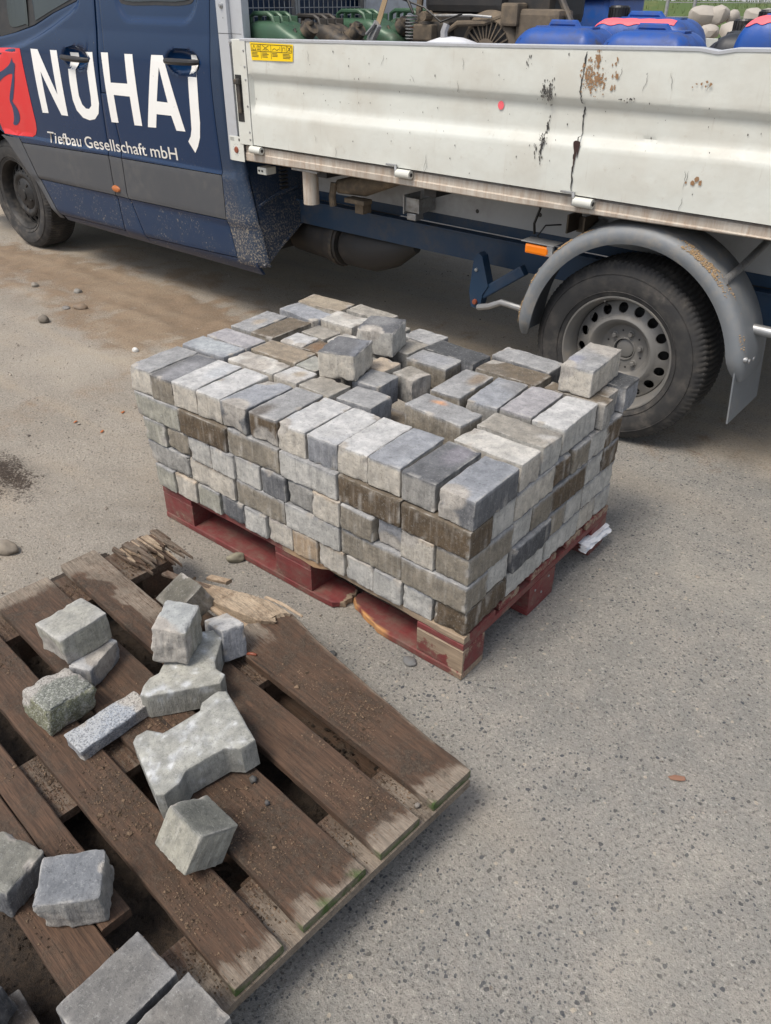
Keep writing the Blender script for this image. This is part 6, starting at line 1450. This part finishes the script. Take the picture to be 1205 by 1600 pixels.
# dirty engine driven machine
def machine():
    t = thing_at('plate_compactor', -1.06, .62, .915, 0, 'mud caked engine driven compactor in the middle of the load', 'compactor')
    mk('engine_block', lambda bm: (box(bm, -.30, -.02, -.12, .25, .30, .50, .012), box(bm, -.27, -.10, -.16, -.10, .38, .47, .01), box(bm, -.36, -.22, -.1, .2, .1, .42, .01)), 'machine', t)
    def fan(bm):
        lathe(bm, [(.150, .02), (.150, -.10), (.140, -.115), (.118, -.125), (.112, -.122)], 48, 'Y', (.07, 0, .365))
        lathe(bm, [(.05, -.128), (.03, -.132), (0, -.132)], 32, 'Y', (.07, 0, .365))
    fc = mk('fan_housing', fan, 'muddy', t, True)
    mk('fan_back', lambda bm: lathe(bm, [(.118, -.11), (0, -.11)], 32, 'Y', (.07, 0, .365)), 'blackplastic', fc)
    for k in range(28):
        a = 2 * math.pi * k / 28
        mk('fan_slat', lambda bm, a=a: box(bm, .045, .116, -.128, -.122, -.0028, .0028, 0, Matrix.Translation((.07, 0, .365)) @ Matrix.Rotation(a, 4, 'Y')), 'muddy', fc)
    mk('cooling_ring', lambda bm: [lathe(bm, [(.150, -.02 - k * .02), (.158, -.024 - k * .02), (.150, -.028 - k * .02)], 40, 'Y', (.07, 0, .365)) for k in range(4)], 'muddy', fc, True)
    mk('air_filter', lambda bm: (box(bm, -.28, .12, -.1, .2, .50, .62, .03), box(bm, .08, .32, -.06, .25, .46, .66, .04)), 'underdark', t)
    mk('fuel_tank', lambda bm: box(bm, .22, .40, .0, .3, .26, .42, .04), 'machine', t)
    mk('hose', lambda bm: (tube(bm, [(-.12, -.14, .34), (-.12, -.15, .43), (-.06, -.15, .465), (.06, -.13, .47), (.15, -.1, .50)], .012, 8)), 'muddy', t, True)
    mk('fuel_pipe', lambda bm: tube(bm, [(-.20, -.15, .49), (.0, -.15, .495), (.10, -.14, .49)], .005, 6), 'galv', t, True)
    mk('carburettor', lambda bm: (box(bm, -.26, -.16, -.20, -.13, .40, .46, .006), box(bm, -.22, -.13, -.19, -.14, .35, .38, .004), lathe(bm, [(0, -.21), (.018, -.21), (.02, -.16)], 12, 'Y', (-.20, 0, .49))), 'muddy', t)
    mk('orange_plate', lambda bm: box(bm, -.30, -.25, -.168, -.162, .435, .455, .001), 'dullorange', t)
    mk('frame_tube', lambda bm: tube(bm, [(-.34, -.1, .2), (-.33, -.05, .62), (-.2, .2, .75)], .016, 10), 'machine', t, True)
    mk('frame_tube', lambda bm: tube(bm, [(.46, -.1, .45), (.30, .0, .60), (.18, .2, .75)], .014, 10), 'machine', t, True)
    mk('spring_mount', lambda bm: [lathe(bm, [(.02, k * .012), (.028, k * .012 + .004), (.02, k * .012 + .008)], 16, 'Z', (-.30, -.16, .40)) for k in range(8)], 'galv', t, True)
    mk('wiring', lambda bm: (tube(bm, [(-.34, -.18, .55), (-.2, -.2, .52), (-.12, -.19, .47), (-.02, -.18, .50)], .004, 6), tube(bm, [(-.36, -.18, .60), (-.30, -.2, .56), (-.26, -.2, .50)], .006, 6)), 'blackplastic', t, True)
    mk('exhaust_shield', lambda bm: (box(bm, .20, .40, -.12, .0, .40, .52, .02), box(bm, .14, .22, -.14, -.06, .46, .54, .01)), 'muddy', t)
    mk('base_plate', lambda bm: box(bm, -.35, .45, -.15, .35, .0, .1, .02), 'machine', t)
machine()
mk_th('wooden_lath', lambda bm: box(bm, -.015, .015, -.01, .01, 0, .60, .002, Matrix.Rotation(-.45, 4, 'Y')), 'strap', 'light wooden lath leaning behind the first blue canister', 'lath', -.62, .60, 1.10, False)
G_C = 'blue plastic canisters at the rear of the bed'
def canister(s0, s1, y0, dep, zt, label, mat='canblue', cap=None, pink=None, rz=0.0, capmat='blackplastic', grime=True):
    w = s0 - s1; t = thing_at('canister', -(s0 + s1) / 2, y0 + dep / 2, .915, rz, label, 'canister', G_C); H = zt - .915
    def bend(Q, h):
        u = Q[:, 0] / h[0]; m = np.clip((Q[:, 2] / h[2] - .55) / .45, 0, 1); Q[:, 0] *= 1 - .20 * m ** 2; Q[:, 1] *= 1 - .10 * m ** 2
        Q[:, 1] += .003 * np.sin(Q[:, 0] * 90) * (np.abs(Q[:, 1]) > h[1] * .7) * (np.abs(u) > .6)
        return Q
    b = link('can_body', rbox_mesh('can_body', (w, dep, H - .015), .055, .018, bend=bend), mat, t); b.location = (0, 0, (H - .015) / 2)
    mk('carry_handle', lambda bm: (tube(bm, [(-w * .22, 0, H - .03), (-w * .18, 0, H - .004), (w * .10, 0, H - .004), (w * .16, 0, H - .03)], .012, 8), box(bm, -w * .33, w * .33, -.03, .03, H - .022, H - .012, .004)), mat, t, True)
    mk('moulded_rib', lambda bm: [tube(bm, [(x * w, -dep * .49, H * .15), (x * w, -dep * .49, H * .72), (x * w * .88, -dep * .42, H * .90)], .006, 6) for x in (-.42, .40)], mat, t, True)
    if cap: 
        cx, cz = cap; c = mk('screw_cap', lambda bm: lathe(bm, [(0, cz + .045), (.034, cz + .044), (.038, cz + .038), (.038, cz), (.045, cz - .03)], 24, 'Z', (cx, 0, 0)), capmat, t)
        mk('cap_rib', lambda bm: [box(bm, .036, .041, -.002, .002, cz + .004, cz + .038, 0, Matrix.Translation((cx, 0, 0)) @ Matrix.Rotation(2 * math.pi * k / 20, 4, 'Z')) for k in range(20)], capmat, c)
    if pink:
        # stripe of marking paint sprayed across the shoulder
        def pf_(bm):
            rows = []
            for k in range(25):
                u = k / 24; x = (pink[0] + (pink[1] - pink[0]) * u) * w; zz = H - .015 - .002 - .06 * max(0, abs(x / w * 2) - .55) ** 2 * 3 - .012; rows.append((x, zz))
            me = b.data
        from mathutils.bvhtree import BVHTree
        dg = None; Vb = [v.co + b.location for v in b.data.vertices]; bv = BVHTree.FromPolygons(Vb, [p.vertices[:] for p in b.data.polygons])
        def stripe(bm):
            rows = []
            for k in range(31):
                u = k / 30; x = (pink[0] + (pink[1] - pink[0]) * u) * w; row = []
                for j in range(4):
                    th = R_(-8 + 16 * (j - 1.5) / 1.5 * .55 + pink[2]); d = Vector((0, math.sin(th), -math.cos(th))); o0 = Vector((x * 1.02, -dep * .5 - .1, H + .14)); d = Vector((0, .62 + (.10 + .02 * math.sin(k)) * (j - 1.5) / 1.5, -.78)).normalized()
                    hit = bv.ray_cast(o0, d); row.append(bm.verts.new(hit[0] + hit[1] * .0025) if hit[0] else None)
                rows.append(row)
            for a, c in zip(rows, rows[1:]):
                for j in range(3):
                    if all((a[j], a[j + 1], c[j], c[j + 1])): bm.faces.new((a[j], a[j + 1], c[j + 1], c[j]))
        mk('paint_stripe', stripe, 'pinkpaint', t)
    return t
canister(.675, .325, .16, .24, 1.400, 'clean blue canister nearest the machine, left one of the front pair')
canister(.318, -.015, .14, .24, 1.397, 'blue canister with dark smears, right one of the front pair')
canister(.585, .165, .56, .26, 1.425, 'blue canister with a pink sprayed stripe behind the front pair', pink=(-.44, .34, 0), cap=(-.13, .49))
canister(-.150, -.53, .10, .26, 1.450, 'scuffed blue canister with a pink stripe at the right edge of the photo', pink=(-.40, .1, 0))
canister(.040, -.225, .42, .24, 1.392, 'dirty black canister with a large ribbed cap', 'darkcan', cap=(.03, .485))
canister(.16, -.02, .70, .22, 1.362, 'low dark canister with a square black cap behind the smeared one', 'darkcan', cap=(.02, .452))
mk_th('blue_bin', lambda bm: (box(bm, -.22, .22, -.18, .18, 0, .85, .03), box(bm, -.235, .235, -.195, .195, .55, .58, .008), box(bm, -.03, .03, -.188, -.17, 0, .8, .005)), 'poleblue', 'tall dark blue plastic bin standing behind the canisters', 'bin', -.93, 1.20, .915, False)
mk_th('grey_pipe', lambda bm: tube(bm, [(0, 0, 0), (.24, .05, .62)], .024, 14), 'polegrey', 'grey muddy pipe leaning between the two black caps', 'pipe', .00, .66, 1.10)
mk_th('steel_strut', lambda bm: box(bm, -.02, .02, -.006, .006, 0, .8, .001), 'underblue', 'flat dark strut standing beside the leaning grey pipe', 'strut', .075, .95, .95, False)
mk_th('grey_pipe', lambda bm: tube(bm, [(0, 0, 0), (.26, .02, .60)], .022, 14), 'polegrey', 'grey pipe leaning at the right edge of the photo', 'pipe', .24, .72, 1.10)
mk_th('machine_housing', lambda bm: box(bm, -.12, .2, -.1, .1, 0, .5, .03), 'blackplastic', 'black housing at the top right corner of the photo', 'machine', .62, .95, 1.20, False)

# ------------------------------------------------------------------ beyond the truck
def far_pt(px, dist):      # along a viewing azimuth; used only to lay out the far ground
    return None
camP = Vector((0.7698, -1.2624, 0)); fwd = Vector((-math.sin(.6809), math.cos(.6809), 0)); rgt = Vector((math.cos(.6809), math.sin(.6809), 0))
def yard(d, l, z=0.0): p = camP + fwd * d + rgt * l; return Vector((p.x, p.y, z))
def bank():
    nx, ny = 120, 30; V = []
    for j in range(ny):
        for i in range(nx):
            l = -12 + 40 * i / (nx - 1); d = 17 + 14 * j / (ny - 1); p = yard(d, l); n = float(vnoise(np.array([[p.x, p.y, 0]]), .5, 3, 3)[0]); u = j / (ny - 1)
            V.append((p.x, p.y, -.1 + 1.45 * float(sstep(0, .75, u + .08 * n)) + .12 * n))
    F = [(j * nx + i, j * nx + i + 1, (j + 1) * nx + i + 1, (j + 1) * nx + i) for j in range(ny - 1) for i in range(nx - 1)]
    me = pydata('grass_bank', V, F); me.shade_smooth(); o = link('grass_bank', me, 'grass'); o['kind'] = 'structure'
    rs = np.random.RandomState(2); n = 9000; i0 = rs.randint(0, len(V), n); P = np.array(V)[i0] + rs.uniform(-.17, .17, (n, 3)) * [1, 1, 0]; P[:, 2] -= .03
    h = rs.uniform(.08, .22, n); a = rs.uniform(0, 3.14, n); le = rs.uniform(-.06, .06, (n, 2)); w = .012
    A = P + np.stack([np.cos(a) * w, np.sin(a) * w, 0 * a], 1); B = P - np.stack([np.cos(a) * w, np.sin(a) * w, 0 * a], 1); C = P + np.stack([le[:, 0], le[:, 1], h], 1)
    VV = np.stack([A, B, C], 1).reshape(-1, 3); me = pydata('grass', VV, (np.arange(3 * n).reshape(-1, 3)).tolist()); tag(link('grass', me, 'grass'), 'rough green grass on the bank beyond the truck', 'grass', kind='stuff')
bank()
def rubble():
    rs = random.Random(21); n = 0
    for row, (d0, zc) in enumerate(((13.2, .15), (13.6, .45), (14.0, .75), (14.4, 1.02), (14.8, 1.22))):
        for k in range(17 - row):
            l = 4.25 + .12 * row + k * .25 + rs.uniform(-.1, .1); r = rs.uniform(.10, .21); p = yard(d0 + rs.uniform(-.15, .15), l + .2, zc * (1 if l < 8.5 else .95))
            bm = bmesh.new(); bmesh.ops.create_icosphere(bm, subdivisions=2, radius=1); V = np.array([v.co[:] for v in bm.verts]); V *= (1 + .35 * vnoise(V + n, 1.2, 5, 2))[:, None]; V = np.sign(V) * np.abs(V) ** .85 * np.array([1.2, .9, .75]) * r
            for v, c in zip(bm.verts, V): v.co = c
            me = bm_mesh(bm, 'rock'); o = link('rock', me, 'rock'); me_auto(me, 30); o.location = p; o.rotation_euler = (rs.uniform(-.4, .4), rs.uniform(-.4, .4), rs.uniform(0, 6))
            tag(o, 'pale angular rock in the rubble heap beyond the truck', 'rock', 'rocks of the rubble heap beyond the truck'); n += 1
rubble()
def fence():
    t = empty('construction_fence', yard(15.5, 0), .6809, 'galvanised temporary fence posts in front of the grass bank', 'fence')
    for l in (4.6, 5.05, 6.75, 8.9): mk('fence_post', lambda bm, l=l: tube(bm, [(l, 0, 0), (l, 0, 2.0)], .028, 10), 'galv', t, True)
    mk('fence_wire', lambda bm: [tube(bm, [(4.6, 0, z), (8.9, 0, z)], .006, 5) for z in (1.2, 1.4, 1.6, 1.9)], 'galv', t)
fence()
def shed():
    t = empty('white_container', yard(33, 9), .6809, 'white corrugated container far behind the grass bank', 'container')
    mk('container_wall', lambda bm: [box(bm, -9 + .45 * k, -9 + .45 * k + .40, -.03, .0, 1.2, 4.0) for k in range(50)], 'film', t)
    mk('container_body', lambda bm: box(bm, -9.2, 13.6, 0.01, 2.4, 1.0, 3.9), 'film', t)
shed()
